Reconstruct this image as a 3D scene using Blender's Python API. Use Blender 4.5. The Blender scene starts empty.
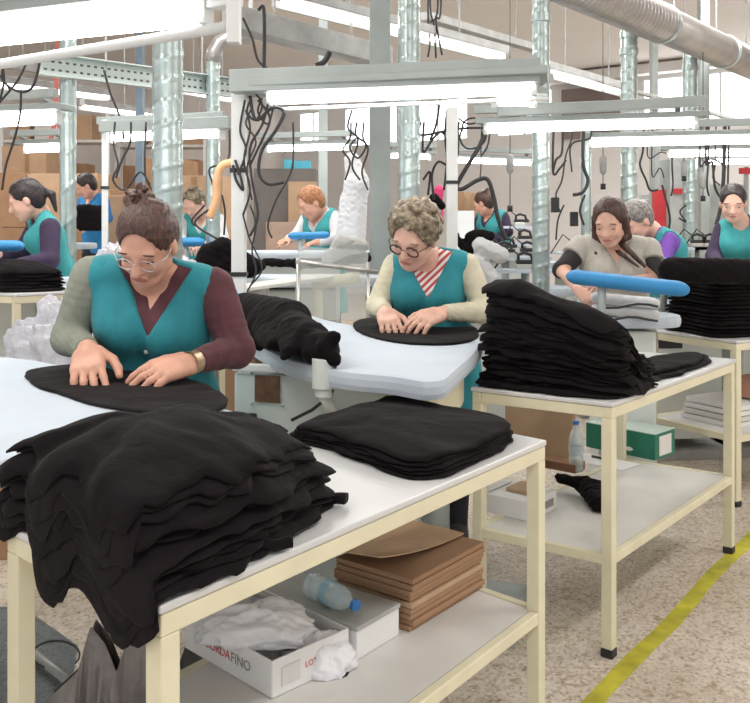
import bpy, math, random
import numpy as np
from mathutils import Vector, Matrix, noise
V = Vector
S = bpy.context.scene
COL = S.collection
HC, FPX, CX, HY = 1.45, 900.0, 375.0, 225.0
R = math.radians

def P(px, py, z):            # point at height z seen at this place in the photo
    y = FPX * (HC - z) / (py - HY)
    return V(((px - CX) / FPX * y, y, z))
def D(px, py, y):            # point at depth y
    return V(((px - CX) / FPX * y, y, HC - (py - HY) / FPX * y))

# ------------------------------------------------------------------ materials
def new_mat(name):
    m = bpy.data.materials.new(name); m.use_nodes = True
    nt = m.node_tree; b = nt.nodes['Principled BSDF']
    return m, nt, b
def coords(nt, scale=(1, 1, 1), kind='Object'):
    tc = nt.nodes.new('ShaderNodeTexCoord'); mp = nt.nodes.new('ShaderNodeMapping')
    mp.inputs['Scale'].default_value = scale
    nt.links.new(tc.outputs[kind], mp.inputs['Vector']); return mp.outputs['Vector']
def ntex(nt, vec, scale, detail=3, rough=.5):
    n = nt.nodes.new('ShaderNodeTexNoise'); n.inputs['Scale'].default_value = scale
    n.inputs['Detail'].default_value = detail; n.inputs['Roughness'].default_value = rough
    nt.links.new(vec, n.inputs['Vector']); return n.outputs['Fac']
def ramp(nt, fac, stops):
    r = nt.nodes.new('ShaderNodeValToRGB'); e = r.color_ramp.elements
    while len(e) < len(stops): e.new(.5)
    for i, (p, c) in enumerate(stops):
        e[i].position = p; e[i].color = (*c, 1)
    nt.links.new(fac, r.inputs['Fac']); return r.outputs['Color']
def bump(nt, b, fac, strength, dist=.01):
    n = nt.nodes.new('ShaderNodeBump'); n.inputs['Strength'].default_value = strength
    n.inputs['Distance'].default_value = dist
    nt.links.new(fac, n.inputs['Height']); nt.links.new(n.outputs['Normal'], b.inputs['Normal'])
def mat(name, c, rough=.6, metal=0, var=.12, vscale=6, bs=0, bscale=40, sheen=0, stretch=(1, 1, 1), bdist=.01, spec=None):
    m, nt, b = new_mat(name)
    vec = coords(nt, stretch)
    f = ntex(nt, vec, vscale)
    lo = tuple(x * (1 - var) for x in c); hi = tuple(min(1, x * (1 + var)) for x in c)
    nt.links.new(ramp(nt, f, [(.3, lo), (.7, hi)]), b.inputs['Base Color'])
    b.inputs['Roughness'].default_value = rough; b.inputs['Metallic'].default_value = metal
    if sheen: b.inputs['Sheen Weight'].default_value = sheen; b.inputs['Sheen Roughness'].default_value = .4
    if spec is not None: b.inputs['Specular IOR Level'].default_value = spec
    if bs: bump(nt, b, ntex(nt, vec, bscale, 4), bs, bdist)
    return m
def emit(name, c, s):
    m, nt, b = new_mat(name)
    b.inputs['Base Color'].default_value = (*c, 1)
    b.inputs['Emission Color'].default_value = (*c, 1); b.inputs['Emission Strength'].default_value = s
    return m

# ------------------------------------------------------------------ mesh collector
class MB:
    def __init__(s): s.v = []; s.f = []
    def add(s, vs, fs):
        o = len(s.v); s.v += [V(x) for x in vs]; s.f += [tuple(o + i for i in f) for f in fs]; return s
    def box(s, c, size, M=None, taper=1.0):
        x, y, z = (k / 2 for k in size); vs = []
        for sz in (-1, 1):
            t = taper if sz > 0 else 1
            for sx, sy in ((-1, -1), (1, -1), (1, 1), (-1, 1)): vs.append(V((sx * x * t, sy * y * t, sz * z)))
        c = V(c)
        vs = [(M @ p if M else p) + c for p in vs]
        return s.add(vs, [(3, 2, 1, 0), (4, 5, 6, 7), (0, 1, 5, 4), (1, 2, 6, 5), (2, 3, 7, 6), (3, 0, 4, 7)])
    def beam(s, a, b, w, h, up=V((0, 0, 1))):   # box from a to b, w wide, h tall
        a, b = V(a), V(b); d = (b - a); L = d.length; d.normalize()
        r = d.cross(up)
        if r.length < 1e-4: r = V((1, 0, 0))
        r.normalize(); u = r.cross(d).normalized()
        M = Matrix((r, d, u)).transposed()
        return s.box((a + b) / 2, (w, L, h), M)
    def tube(s, path, r, n=10, cap=True, rs=None):
        path = [V(p) for p in path]; m = len(path)
        t0 = (path[1] - path[0]).normalized()
        ref = V((0, 0, 1)) if abs(t0.z) < .9 else V((1, 0, 0))
        nrm = t0.cross(ref).normalized(); vs = []
        for i, p in enumerate(path):
            t = (path[min(i + 1, m - 1)] - path[max(i - 1, 0)]).normalized()
            nrm = (nrm - t * nrm.dot(t)).normalized(); bn = t.cross(nrm)
            rr = rs[i] if rs else r
            for k in range(n):
                a = 2 * math.pi * k / n; vs.append(p + (nrm * math.cos(a) + bn * math.sin(a)) * rr)
        fs = [(i * n + k, i * n + (k + 1) % n, (i + 1) * n + (k + 1) % n, (i + 1) * n + k) for i in range(m - 1) for k in range(n)]
        if cap: fs += [tuple(reversed(range(n))), tuple(range((m - 1) * n, m * n))]
        return s.add(vs, fs)
    def prism(s, poly, z0, z1):
        n = len(poly); vs = [V((p[0], p[1], z0)) for p in poly] + [V((p[0], p[1], z1)) for p in poly]
        area = sum(poly[i][0] * poly[(i + 1) % n][1] - poly[(i + 1) % n][0] * poly[i][1] for i in range(n))
        fs = [tuple(reversed(range(n))), tuple(range(n, 2 * n))] + [(i, (i + 1) % n, n + (i + 1) % n, n + i) for i in range(n)]
        if area < 0: fs = [tuple(reversed(f)) for f in fs]
        return s.add(vs, fs)
    def ball(s, c, r, n=12, m=8, M=None):
        c = V(c); r = V(r) if not isinstance(r, (int, float)) else V((r, r, r)); vs = []
        for i in range(m + 1):
            a = math.pi * i / m
            for k in range(n):
                b = 2 * math.pi * k / n
                p = V((r.x * math.sin(a) * math.cos(b), r.y * math.sin(a) * math.sin(b), r.z * math.cos(a)))
                vs.append((M @ p if M else p) + c)
        fs = [(i * n + k, (i + 1) * n + k, (i + 1) * n + (k + 1) % n, i * n + (k + 1) % n) for i in range(m) for k in range(n)]
        return s.add(vs, fs)

ORG = {}
def obj(name, mb, m, parent=None, smooth=False, bevel=0, origin=None):
    vs, fs = (mb.v, mb.f) if isinstance(mb, MB) else mb
    vs = np.array([tuple(v) for v in vs], dtype=np.float64) if not isinstance(vs, np.ndarray) else vs
    if parent is not None: o = np.array(ORG[parent.name])
    elif origin is not None: o = np.array(tuple(origin))
    else:
        mn, mx = vs.min(0), vs.max(0); o = np.array([(mn[0] + mx[0]) / 2, (mn[1] + mx[1]) / 2, mn[2]])
    me = bpy.data.meshes.new(name)
    me.from_pydata((vs - o).tolist(), [], fs if isinstance(fs, list) else fs.tolist())
    me.validate(); me.update()
    if smooth: me.polygons.foreach_set('use_smooth', [True] * len(me.polygons))
    ob = bpy.data.objects.new(name, me); COL.objects.link(ob)
    for mm in (m if isinstance(m, list) else [m]): me.materials.append(mm)
    if parent is not None: ob.parent = parent
    else: ob.location = o
    ORG[ob.name] = tuple(o)
    if bevel:
        b = ob.modifiers.new('bevel', 'BEVEL'); b.width = bevel; b.segments = 2; b.limit_method = 'ANGLE'
    return ob
def tag(o, label, cat, group=None, kind=None):
    o['label'] = label; o['category'] = cat
    if group: o['group'] = group
    if kind: o['kind'] = kind
    return o
def thing(name, loc, label, cat, group=None):
    o = bpy.data.objects.new(name, None); COL.objects.link(o); o.location = loc; o.empty_display_size = .05
    ORG[o.name] = tuple(loc); tag(o, label, cat, group); return o
def struct(name, mb, m, **k):
    o = obj(name, mb, m, **k); o['kind'] = 'structure'; return o

# ------------------------------------------------------------------ fields (smooth unions of rounded solids)
def cone(a, b, ra, rb, k=.02, tagname=''): return ('c', np.array(a, float), np.array(b, float), ra, rb, k, tagname)
def ell(c, rad, k=.02, M=None, tagname=''):
    return ('e', np.array(c, float), np.array(rad, float), np.array(M, float) if M is not None else np.eye(3), 0, k, tagname)
def bounds(p, infl):
    if p[0] == 'c':
        r = max(p[3], p[4]) + infl; return np.minimum(p[1], p[2]) - r, np.maximum(p[1], p[2]) + r
    r = p[2].max() + infl; return p[1] - r, p[1] + r
def field(prims, h, infl=0.0, cuts=(), noisef=None):
    bs = [bounds(p, infl) for p in prims]
    lo = np.min([b[0] for b in bs], 0) - 2.5 * h - .02; hi = np.max([b[1] for b in bs], 0) + 2.5 * h + .02
    n = np.ceil((hi - lo) / h).astype(int) + 1
    ax = [lo[i] + h * np.arange(n[i]) for i in range(3)]
    Dm = np.full(tuple(n), .2, np.float32)
    for p, (b0, b1) in zip(prims, bs):
        k = max(p[5], 1e-4); mg = k + 2 * h + .012
        i0 = np.maximum(((b0 - mg - lo) / h).astype(int), 0); i1 = np.minimum(((b1 + mg - lo) / h).astype(int) + 2, n)
        X = ax[0][i0[0]:i1[0]][:, None, None]; Y = ax[1][i0[1]:i1[1]][None, :, None]; Z = ax[2][i0[2]:i1[2]][None, None, :]
        if p[0] == 'c':
            a, b = p[1], p[2]; ba = b - a; L = max(ba @ ba, 1e-9)
            px, py, pz = X - a[0], Y - a[1], Z - a[2]
            t = np.clip((px * ba[0] + py * ba[1] + pz * ba[2]) / L, 0, 1)
            d = np.sqrt((px - t * ba[0]) ** 2 + (py - t * ba[1]) ** 2 + (pz - t * ba[2]) ** 2) - (p[3] + (p[4] - p[3]) * t)
        else:
            c, r, M = p[1], p[2], p[3]
            px, py, pz = X - c[0], Y - c[1], Z - c[2]
            q = [px * M[0, i] + py * M[1, i] + pz * M[2, i] for i in range(3)]   # columns of M are the local axes
            k0 = np.sqrt(sum((q[i] / r[i]) ** 2 for i in range(3))); k1 = np.sqrt(sum((q[i] / r[i] ** 2) ** 2 for i in range(3))) + 1e-9
            d = k0 * (k0 - 1) / k1
        d = (d - infl).astype(np.float32)
        sub = Dm[i0[0]:i1[0], i0[1]:i1[1], i0[2]:i1[2]]
        hh = np.maximum(k - np.abs(sub - d), 0) / k
        Dm[i0[0]:i1[0], i0[1]:i1[1], i0[2]:i1[2]] = np.minimum(sub, d) - hh * hh * k * .25
    X = ax[0][:, None, None]; Y = ax[1][None, :, None]; Z = ax[2][None, None, :]
    if noisef is not None: Dm = Dm + noisef(X, Y, Z).astype(np.float32)
    for g in cuts: Dm = np.maximum(Dm, g(X, Y, Z).astype(np.float32))
    return nets(Dm, lo, h)
def nets(Dm, lo, h):
    ins = Dm < 0
    c = [ins[i:Dm.shape[0] - 1 + i, j:Dm.shape[1] - 1 + j, k:Dm.shape[2] - 1 + k] for i in (0, 1) for j in (0, 1) for k in (0, 1)]
    any_ = np.logical_or.reduce(c); all_ = np.logical_and.reduce(c); act = any_ & ~all_
    ids = np.argwhere(act); idx = np.full(act.shape, -1, np.int32); idx[act] = np.arange(len(ids))
    offs = np.array([(i, j, k) for i in (0, 1) for j in (0, 1) for k in (0, 1)])
    vals = np.stack([Dm[ids[:, 0] + o[0], ids[:, 1] + o[1], ids[:, 2] + o[2]] for o in offs], 1)
    acc = np.zeros((len(ids), 3)); cnt = np.zeros(len(ids))
    for a in range(8):
        for b in range(a + 1, 8):
            if np.abs(offs[a] - offs[b]).sum() != 1: continue
            s = (vals[:, a] < 0) != (vals[:, b] < 0)
            t = np.where(s, vals[:, a] / np.where(s, vals[:, a] - vals[:, b], 1), 0)
            acc += np.where(s[:, None], offs[a] + t[:, None] * (offs[b] - offs[a]), 0); cnt += s
    vs = lo + h * (ids + acc / np.maximum(cnt, 1)[:, None])
    fs = []
    for axn in range(3):
        sl0 = [slice(None)] * 3; sl1 = [slice(None)] * 3; sl0[axn] = slice(0, -1); sl1[axn] = slice(1, None)
        ch = ins[tuple(sl0)] != ins[tuple(sl1)]
        e = np.argwhere(ch); o1, o2 = [(1, 2), (2, 0), (0, 1)][axn]
        e = e[(e[:, o1] > 0) & (e[:, o2] > 0) & (e[:, o1] < Dm.shape[o1] - 1) & (e[:, o2] < Dm.shape[o2] - 1)]
        def cell(d1, d2):
            q = e.copy(); q[:, o1] -= d1; q[:, o2] -= d2; return idx[q[:, 0], q[:, 1], q[:, 2]]
        q = np.stack([cell(1, 1), cell(0, 1), cell(0, 0), cell(1, 0)], 1)
        fl = ins[e[:, 0], e[:, 1], e[:, 2]]
        q = np.where(fl[:, None], q, q[:, ::-1]); fs.append(q)
    return vs, np.concatenate(fs)
def half(p, n):       # keeps the side the normal points away from
    p = np.array(p, float); n = np.array(n, float); n = n / np.linalg.norm(n)
    return lambda X, Y, Z: (X - p[0]) * n[0] + (Y - p[1]) * n[1] + (Z - p[2]) * n[2]
def outside(prim, infl=0.0):
    def g(X, Y, Z):
        if prim[0] == 'c':
            a, b = prim[1], prim[2]; ba = b - a; L = max(ba @ ba, 1e-9)
            px, py, pz = X - a[0], Y - a[1], Z - a[2]
            t = np.clip((px * ba[0] + py * ba[1] + pz * ba[2]) / L, 0, 1)
            d = np.sqrt((px - t * ba[0]) ** 2 + (py - t * ba[1]) ** 2 + (pz - t * ba[2]) ** 2) - (prim[3] + (prim[4] - prim[3]) * t)
        else:
            c, r, M = prim[1], prim[2], prim[3]; px, py, pz = X - c[0], Y - c[1], Z - c[2]
            q = [px * M[0, i] + py * M[1, i] + pz * M[2, i] for i in range(3)]
            k0 = np.sqrt(sum((q[i] / r[i]) ** 2 for i in range(3))); k1 = np.sqrt(sum((q[i] / r[i] ** 2) ** 2 for i in range(3))) + 1e-9
            d = k0 * (k0 - 1) / k1
        return -(d - infl)
    return g
M_cream = mat('cream_paint', (.74, .69, .50), .45, var=.05, vscale=9)
M_lam = mat('white_laminate', (.62, .62, .62), .35, var=.04, vscale=3)
M_shelf = mat('shelf_board', (.68, .66, .63), .45, var=.08, vscale=5)
M_board = mat('ironing_cloth', (.52, .58, .65), .9, var=.04, vscale=4, bs=.12, bscale=30)
M_boardside = mat('ironing_cloth_side', (.60, .67, .74), .9, var=.05, vscale=4, bs=.2, bscale=30)
M_black = mat('black_cloth', (.0062, .0042, .0050), .95, var=.3, vscale=9, bs=.5, bscale=7, sheen=.022, bdist=.03, spec=.15)
M_black2 = mat('black_cloth_soft', (.0085, .0060, .0070), .95, var=.3, vscale=7, bs=.5, bscale=6, sheen=.03, bdist=.03, spec=.15)
M_galv = mat('galvanised_steel', (.46, .54, .53), .30, .78, var=.14, vscale=14, stretch=(1, 1, .5))
M_galvbig = mat('duct_steel', (.46, .44, .43), .34, .75, var=.1, vscale=6)
M_steel = mat('painted_steel_grey', (.38, .42, .41), .5, .15, var=.08, vscale=5)
M_white = mat('white_enamel', (.78, .79, .78), .4, var=.04, vscale=5)
M_machine = mat('machine_enamel', (.66, .70, .67), .42, var=.05, vscale=4)
M_rail = mat('grey_rail', (.36, .36, .35), .5, .2, var=.15, vscale=8)
M_dark = mat('black_rubber', (.02, .02, .022), .5)
M_cable = mat('black_cable', (.028, .026, .028), .5)
M_blue = mat('blue_padding', (.03, .24, .52), .6, var=.08, bs=.15, bscale=60)
M_teal = mat('teal_cotton', (.022, .235, .28), .85, var=.12, vscale=8, bs=.5, bscale=9, sheen=.15, stretch=(1.5, 1.5, .5), bdist=.025)
M_teal2 = mat('light_teal_cotton', (.045, .31, .32), .85, var=.12, vscale=8, bs=.5, bscale=9, stretch=(1.5, 1.5, .5), bdist=.025)
M_purple = mat('violet_knit', (.20, .08, .42), .9, var=.15, bs=.3, bscale=30)
M_navy = mat('plum_navy_knit', (.045, .028, .065), .9, var=.2, bs=.4, bscale=20)
M_burg = mat('burgundy_knit', (.10, .034, .042), .9, var=.2, vscale=10, bs=.45, bscale=14, sheen=.1, bdist=.02)
M_sage = mat('sage_grey_knit', (.24, .25, .20), .9, var=.12, vscale=10, bs=.45, bscale=14, bdist=.02)
M_creamknit = mat('cream_knit', (.60, .56, .42), .9, var=.1, vscale=12, bs=.4, bscale=16, bdist=.02)
M_beige = mat('pale_beige_vest', (.50, .48, .42), .9, var=.1, vscale=10, bs=.5, bscale=14, bdist=.025)
M_blacktop = mat('black_knit', (.035, .032, .034), .9, var=.2, bs=.4, bscale=20)
M_whitecloth = mat('white_cotton', (.62, .62, .63), .9, var=.06, bs=.4, bscale=16)
M_trouser = mat('dark_trousers', (.03, .03, .04), .9, var=.2)
M_shoe = mat('dark_shoes', (.05, .05, .05), .6)
M_skin = mat('skin', (.66, .35, .25), .5, var=.1, vscale=14)
M_skin2 = mat('skin_pale', (.72, .43, .33), .5, var=.1, vscale=14)
M_lip = mat('lips', (.45, .14, .12), .5)
M_eye = mat('eye_lash', (.04, .025, .02), .5)
M_gold = mat('gold_metal', (.6, .45, .3), .3, .8)
M_silver = mat('silver_metal', (.6, .58, .56), .3, .8)
M_card = mat('cardboard', (.36, .21, .12), .85, var=.1, vscale=6)
M_cardl = mat('cardboard_light', (.48, .32, .20), .85, var=.08, vscale=6)
M_cardd = mat('cardboard_dark', (.22, .11, .06), .85, var=.15, vscale=5)
M_paper = mat('white_paper', (.78, .77, .76), .8, var=.04)
M_green = mat('dark_green_card', (.015, .17, .11), .5, var=.06)
M_red = mat('red_paint', (.55, .03, .04), .5)
M_redtxt = mat('red_ink', (.62, .12, .12), .7)
M_greytxt = mat('grey_ink', (.3, .28, .28), .7)
M_bag = mat('grey_plastic', (.22, .195, .19), .32, var=.2, vscale=12, bs=.7, bscale=14, bdist=.02)
M_wbag = mat('white_plastic', (.52, .52, .57), .3, var=.08, vscale=10, bs=.7, bscale=22, bdist=.02)
M_tissue = mat('white_tissue', (.78, .77, .79), .7, var=.05, bs=.4, bscale=16, bdist=.02)
M_bluecap = mat('blue_plastic', (.03, .18, .5), .35)
M_cyan = mat('cyan_plastic', (.08, .45, .60), .4)
M_wall = mat('wall_paint', (.80, .78, .77), .85, var=.03, vscale=1)
M_lwall = mat('left_wall_paint', (.74, .69, .66), .85, var=.12, vscale=1.2)
M_brownwall = mat('brown_wall', (.24, .19, .18), .85, var=.15, vscale=2)
M_tapegap = mat('machine_brown_glass', (.17, .09, .055), .25, var=.3, vscale=30)
def hairmat(name, c, c2, sc=(60, 60, 60)):
    m, nt, b = new_mat(name); vec = coords(nt, sc); f = ntex(nt, vec, 1, 3, .6)
    nt.links.new(ramp(nt, f, [(.35, c), (.68, c2)]), b.inputs['Base Color'])
    b.inputs['Roughness'].default_value = .45; bump(nt, b, f, .7, .008); return m
M_hbrown = hairmat('reddish_brown_hair', (.035, .014, .011), (.12, .055, .04), (150, 22, 60))
M_hash = hairmat('ash_grey_hair', (.07, .048, .028), (.38, .30, .20), (40, 40, 40))
M_hlong = hairmat('long_brown_hair', (.03, .013, .01), (.10, .045, .03), (60, 60, 10))
M_hgrey = hairmat('grey_hair', (.12, .11, .10), (.36, .33, .31), (50, 50, 50))
M_hblack = hairmat('dark_hair', (.012, .008, .009), (.045, .03, .032), (60, 60, 30))
M_hginger = hairmat('ginger_hair', (.25, .09, .035), (.50, .23, .11), (50, 50, 40))
# floor: speckled terrazzo
m, nt, b = new_mat('terrazzo'); vec = coords(nt)
vo = nt.nodes.new('ShaderNodeTexVoronoi'); vo.inputs['Scale'].default_value = 95; nt.links.new(vec, vo.inputs['Vector'])
sp = ramp(nt, vo.outputs['Color'], [(.0, (.30, .23, .18)), (.2, (.52, .44, .35)), (.45, (.66, .59, .50)), (.9, (.76, .71, .63))])
n2 = ramp(nt, ntex(nt, vec, 1.6, 4), [(.3, (.80, .76, .72)), (.7, (1, 1, 1))])
n3 = ramp(nt, ntex(nt, vec, 26, 2), [(.28, (.78, .70, .64)), (.45, (1, 1, 1))])
mx = nt.nodes.new('ShaderNodeMix'); mx.data_type = 'RGBA'; mx.blend_type = 'MULTIPLY'; mx.inputs[0].default_value = 1
nt.links.new(sp, mx.inputs[6]); nt.links.new(n2, mx.inputs[7])
my = nt.nodes.new('ShaderNodeMix'); my.data_type = 'RGBA'; my.blend_type = 'MULTIPLY'; my.inputs[0].default_value = 1
nt.links.new(mx.outputs[2], my.inputs[6]); nt.links.new(n3, my.inputs[7])
nt.links.new(my.outputs[2], b.inputs['Base Color']); b.inputs['Roughness'].default_value = .55
M_floor = m
M_tape = mat('yellow_floor_paint', (.50, .46, .04), .6, var=.3, vscale=8)
# striped shirt
m, nt, b = new_mat('red_white_stripes'); vec = coords(nt)
w = nt.nodes.new('ShaderNodeTexWave'); w.wave_type = 'BANDS'; w.bands_direction = 'DIAGONAL'; w.inputs['Scale'].default_value = 17
mpv = coords(nt, (-1, .3, 1)); nt.links.new(mpv, w.inputs['Vector'])
nt.links.new(ramp(nt, w.outputs['Fac'], [(.45, (.78, .74, .72)), (.56, (.48, .07, .07))]), b.inputs['Base Color']); b.inputs['Roughness'].default_value = .9
M_stripe = m
# clear plastics
def clear(name, c, a):
    m, nt, b = new_mat(name); b.inputs['Base Color'].default_value = (*c, 1); b.inputs['Roughness'].default_value = .12
    b.inputs['Alpha'].default_value = a; b.inputs['Specular IOR Level'].default_value = .8; return m
M_clear = clear('clear_bottle_plastic', (.72, .86, .88), .42)
M_acryl = clear('clear_acrylic_sheet', (.75, .77, .75), .30)
M_tube = emit('lamp_tube', (1, .985, .96), 13)
M_strip = emit('trunking_tube', (1, .985, .96), 6)
M_pane = emit('daylight_pane', (.97, .98, 1), 3.5)
# perforated tray
m, nt, b = new_mat('perforated_tray'); vec = coords(nt)
b.inputs['Base Color'].default_value = (.50, .56, .54, 1); b.inputs['Metallic'].default_value = .4; b.inputs['Roughness'].default_value = .4
M_tray = m
M_hole = mat('hole_dark', (.10, .09, .085), .9)
def rot(v, axis, a): return Matrix.Rotation(a, 3, axis) @ v
def hand_prims(w, d, n, th, s=1.0, curl=(.35, .45, .35), spread=.12):
    """w wrist, d finger direction, n palm-facing normal, th direction of the thumb side"""
    d = V(d).normalized(); n = V(n); n = (n - d * n.dot(d)).normalized(); t = V(th); t = (t - d * t.dot(d) - n * t.dot(n)).normalized()
    w = V(w); out = []
    out.append(cone(w, w + d * .03 * s, .025 * s, .026 * s, .012))
    L = [.072, .079, .074, .060]; segs = [(.46, .31, .23)] * 4
    for i in range(4):
        off = (.028 - i * .019) * s
        kn = w + d * (.086 - .006 * abs(i - 1)) * s + t * off - n * .002
        out.append(cone(w + t * off * .7 + d * .02 * s, kn, .0165 * s, .0125 * s, .012))
        dd = rot(d, n, 0) ; dd = (d + t * spread * (1.2 - i) * .8).normalized(); ax = n.cross(dd).normalized()
        p = kn; r = .0095 * s
        for j in range(3):
            dd = rot(dd, ax, -curl[j] * (1 + .12 * i)); q = p + dd * L[i] * segs[i][j] * 1.05 * s
            out.append(cone(p, q, r, r * .9, .004)); p = q; r *= .9
    b = w + d * .022 * s + t * .024 * s
    m = b + (d * .55 + t * .65 + n * .28).normalized() * .040 * s
    e = m + (d * .85 + t * .28 + n * .25).normalized() * .030 * s
    f = e + (d * .95 + t * .05 + n * .3).normalized() * .022 * s
    out += [cone(b, m, .016 * s, .012 * s, .01), cone(m, e, .0115 * s, .0105 * s, .004), cone(e, f, .0105 * s, .0085 * s, .004)]
    return out

def head_prims(hc, r, f, u, s):
    def L(x, y, z): return hc + r * x * s + f * y * s + u * z * s
    M = np.array([[r.x, f.x, u.x], [r.y, f.y, u.y], [r.z, f.z, u.z]])
    e = lambda c, rad, k: ell(L(*c), [q * s for q in rad], k * s, M)
    P_ = [e((0, -.012, .035), (.074, .092, .082), .03), e((0, .022, -.022), (.060, .070, .088), .03),
          cone(L(0, .045, -.085), L(0, .062, -.098), .030 * s, .022 * s, .025 * s),
          cone(L(-.045, .01, -.06), L(-.018, .05, -.09), .026 * s, .024 * s, .02 * s), cone(L(.045, .01, -.06), L(.018, .05, -.09), .026 * s, .024 * s, .02 * s),
          cone(L(-.036, .062, -.032), L(-.034, .058, -.04), .022 * s, .02 * s, .02 * s), cone(L(.036, .062, -.032), L(.034, .058, -.04), .022 * s, .02 * s, .02 * s),
          cone(L(-.038, .078, .022), L(.038, .078, .022), .012 * s, .012 * s, .014 * s),
          cone(L(0, .086, .012), L(0, .109, -.030), .0085 * s, .0125 * s, .01 * s),
          cone(L(-.012, .094, -.033), L(.012, .094, -.033), .009 * s, .009 * s, .006 * s),
          cone(L(-.016, .087, -.058), L(.016, .087, -.058), .0075 * s, .0075 * s, .006 * s),
          cone(L(-.012, .084, -.069), L(.012, .084, -.069), .009 * s, .009 * s, .006 * s),
          e((-.078, -.008, -.012), (.010, .020, .032), .008), e((.078, -.008, -.012), (.010, .020, .032), .008),
          e((-.031, .070, .002), (.017, .014, .012), .004), e((.031, .070, .002), (.017, .014, .012), .004)]
    return P_, L, M

def person(label, k, h=.009, group=None):
    g = k.get
    s = g('hs', 1.0); b = g('b', 1.0); fat = g('fat', 1.0)
    f = V(k['face']).normalized(); up0 = V(g('headup', (0, 0, 1))); r = f.cross(up0).normalized(); u = r.cross(f).normalized()
    hc = k['head']; neck, chest, waist, pelvis = k['neck'], k['chest'], k['waist'], k['pelvis']
    sh, el, wr = k['sh'], k['el'], k['wr']
    br = (sh[1] - sh[0]).normalized(); bu = (neck - waist).normalized(); bf = V(g('bf', tuple(br.cross(bu)))).normalized()
    side = V(g('side', tuple(br)))          # torso's own right/left axis
    base = V((pelvis.x, pelvis.y, 0))
    T = thing('person', base, label, 'person', group)
    hp, L, HM = head_prims(hc, r, f, u, s)
    neckp = [cone(neck, hc - u * .03 * s - f * .02 * s, .052 * b, .050 * s, .03), ]
    torso = []
    cw, ww, pw = .072 * b * fat, .062 * b * fat, .08 * b * fat
    torso += [cone(sh[0].lerp(sh[1], .1), sh[0].lerp(sh[1], .9), .046 * b, .046 * b, .04)]
    for sg, q in ((-1, 0), (1, 1)):
        c1 = chest + side * sg * cw; c2 = waist + side * sg * ww; c3 = pelvis + side * sg * pw
        inner = sh[q].lerp(sh[1 - q], .14)
        torso += [cone(inner, c1, .052 * b, .088 * b * fat, .05), cone(c1, c2, .088 * b * fat, .084 * b * fat, .05), cone(c2, c3, .084 * b * fat, .10 * b * fat, .05),
                  cone(neck + bu * .035 * b, sh[q].lerp(neck, .12) + bu * .004, .036 * b, .040 * b, .03),
                  ell(chest + side * sg * .066 * b - bu * .02 + bf * .062 * b * fat, [.062 * b * fat] * 3, .04)]
    torso += [cone(waist + bf * .03 * b, pelvis + bf * .045 * b, .085 * b * fat, .09 * b * fat, .05)]
    arms = [[cone(sh[i], el[i], .051 * b * g('armfat', 1), .043 * b * g('armfat', 1), .03), cone(el[i], wr[i], .042 * b * g('armfat', 1), .030 * b, .02)] for i in (0, 1)]
    skinarms = [[cone(sh[i], el[i], .046 * b, .038 * b, .03), cone(el[i], wr[i], .037 * b, .024 * b, .02)] for i in (0, 1)]
    hands = []
    for i in (0, 1):
        hd = k['hand'][i]; hands += hand_prims(wr[i], hd[0], hd[1], hd[2], g('hands', 1.0), curl=hd[3] if len(hd) > 3 else (.35, .45, .35))
    legs = []
    for sg in (-1, 1):
        hp_ = pelvis + side * sg * .085 * b - bu * .04; fx = pelvis.x + side.x * sg * .1; fy = pelvis.y + side.y * sg * .1
        kn = V((fx + bf.x * .02, fy + bf.y * .02, .47 * b)); an = V((fx, fy, .085))
        legs += [cone(hp_, kn, .088 * b * fat, .060 * b, .03), cone(kn, an, .058 * b, .038 * b, .02)]
    feet = []
    for sg in (-1, 1):
        fx = pelvis.x + side.x * sg * .1; fy = pelvis.y + side.y * sg * .1; bfh = V((bf.x, bf.y, 0)).normalized()
        feet.append((V((fx, fy, .05)) - bfh * .04, V((fx, fy, .04)) + bfh * .14))
    shoes = [cone(a_, b_, .048, .038, .02) for a_, b_ in feet] + [cone(V((a_.x, a_.y, .05)) + bfh * .04, V((a_.x, a_.y, .10)) + bfh * .04, .048, .046, .02) for a_, b_ in feet]
    body = torso + neckp + hp + skinarms[0] + skinarms[1] + hands + legs + [cone(a_ , b_, .036, .03, .02) for a_, b_ in feet]
    bd = obj('body', field(body, h), k.get('skin', M_skin), T, smooth=True)
    # clothes
    zt, zv, wv = g('v', (neck, .16, .62))[0], g('v', (neck, .16, .62))[1], g('v', (neck, .16, .62))[2]
    vb = neck - bu * zv + bf * .1
    vd = V(g('vdir', tuple(bu)))
    vs_ = V(g('vside', tuple(side)))
    def wedge(extra=0, depth=0.0):
        o = np.array(vb + vd * extra); uu = np.array(vd); ss = np.array(vs_); ff = np.array(bf); n0 = np.array(neck)
        def fn(X, Y, Z):
            a = (X - o[0]) * uu[0] + (Y - o[1]) * uu[1] + (Z - o[2]) * uu[2]
            x = (X - o[0]) * ss[0] + (Y - o[1]) * ss[1] + (Z - o[2]) * ss[2]
            y = (X - n0[0]) * ff[0] + (Y - n0[1]) * ff[1] + (Z - n0[2]) * ff[2]
            d = (np.abs(x) - a * wv) / math.sqrt(1 + wv * wv)
            return -np.maximum(d, -(y + .0))
        return fn
    neckcut = outside(cone(neck - bu * .0, neck + (hc - neck) * 1.0, .066 * b, .07 * b, .0))
    topm, slm = k['top'], k['sleeve']
    obj('shirt', field(torso, h, .005, [wedge(g('shirtv', .05)), neckcut, half(pelvis - bu * .02, -bu)]), topm, T, smooth=True)
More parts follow.
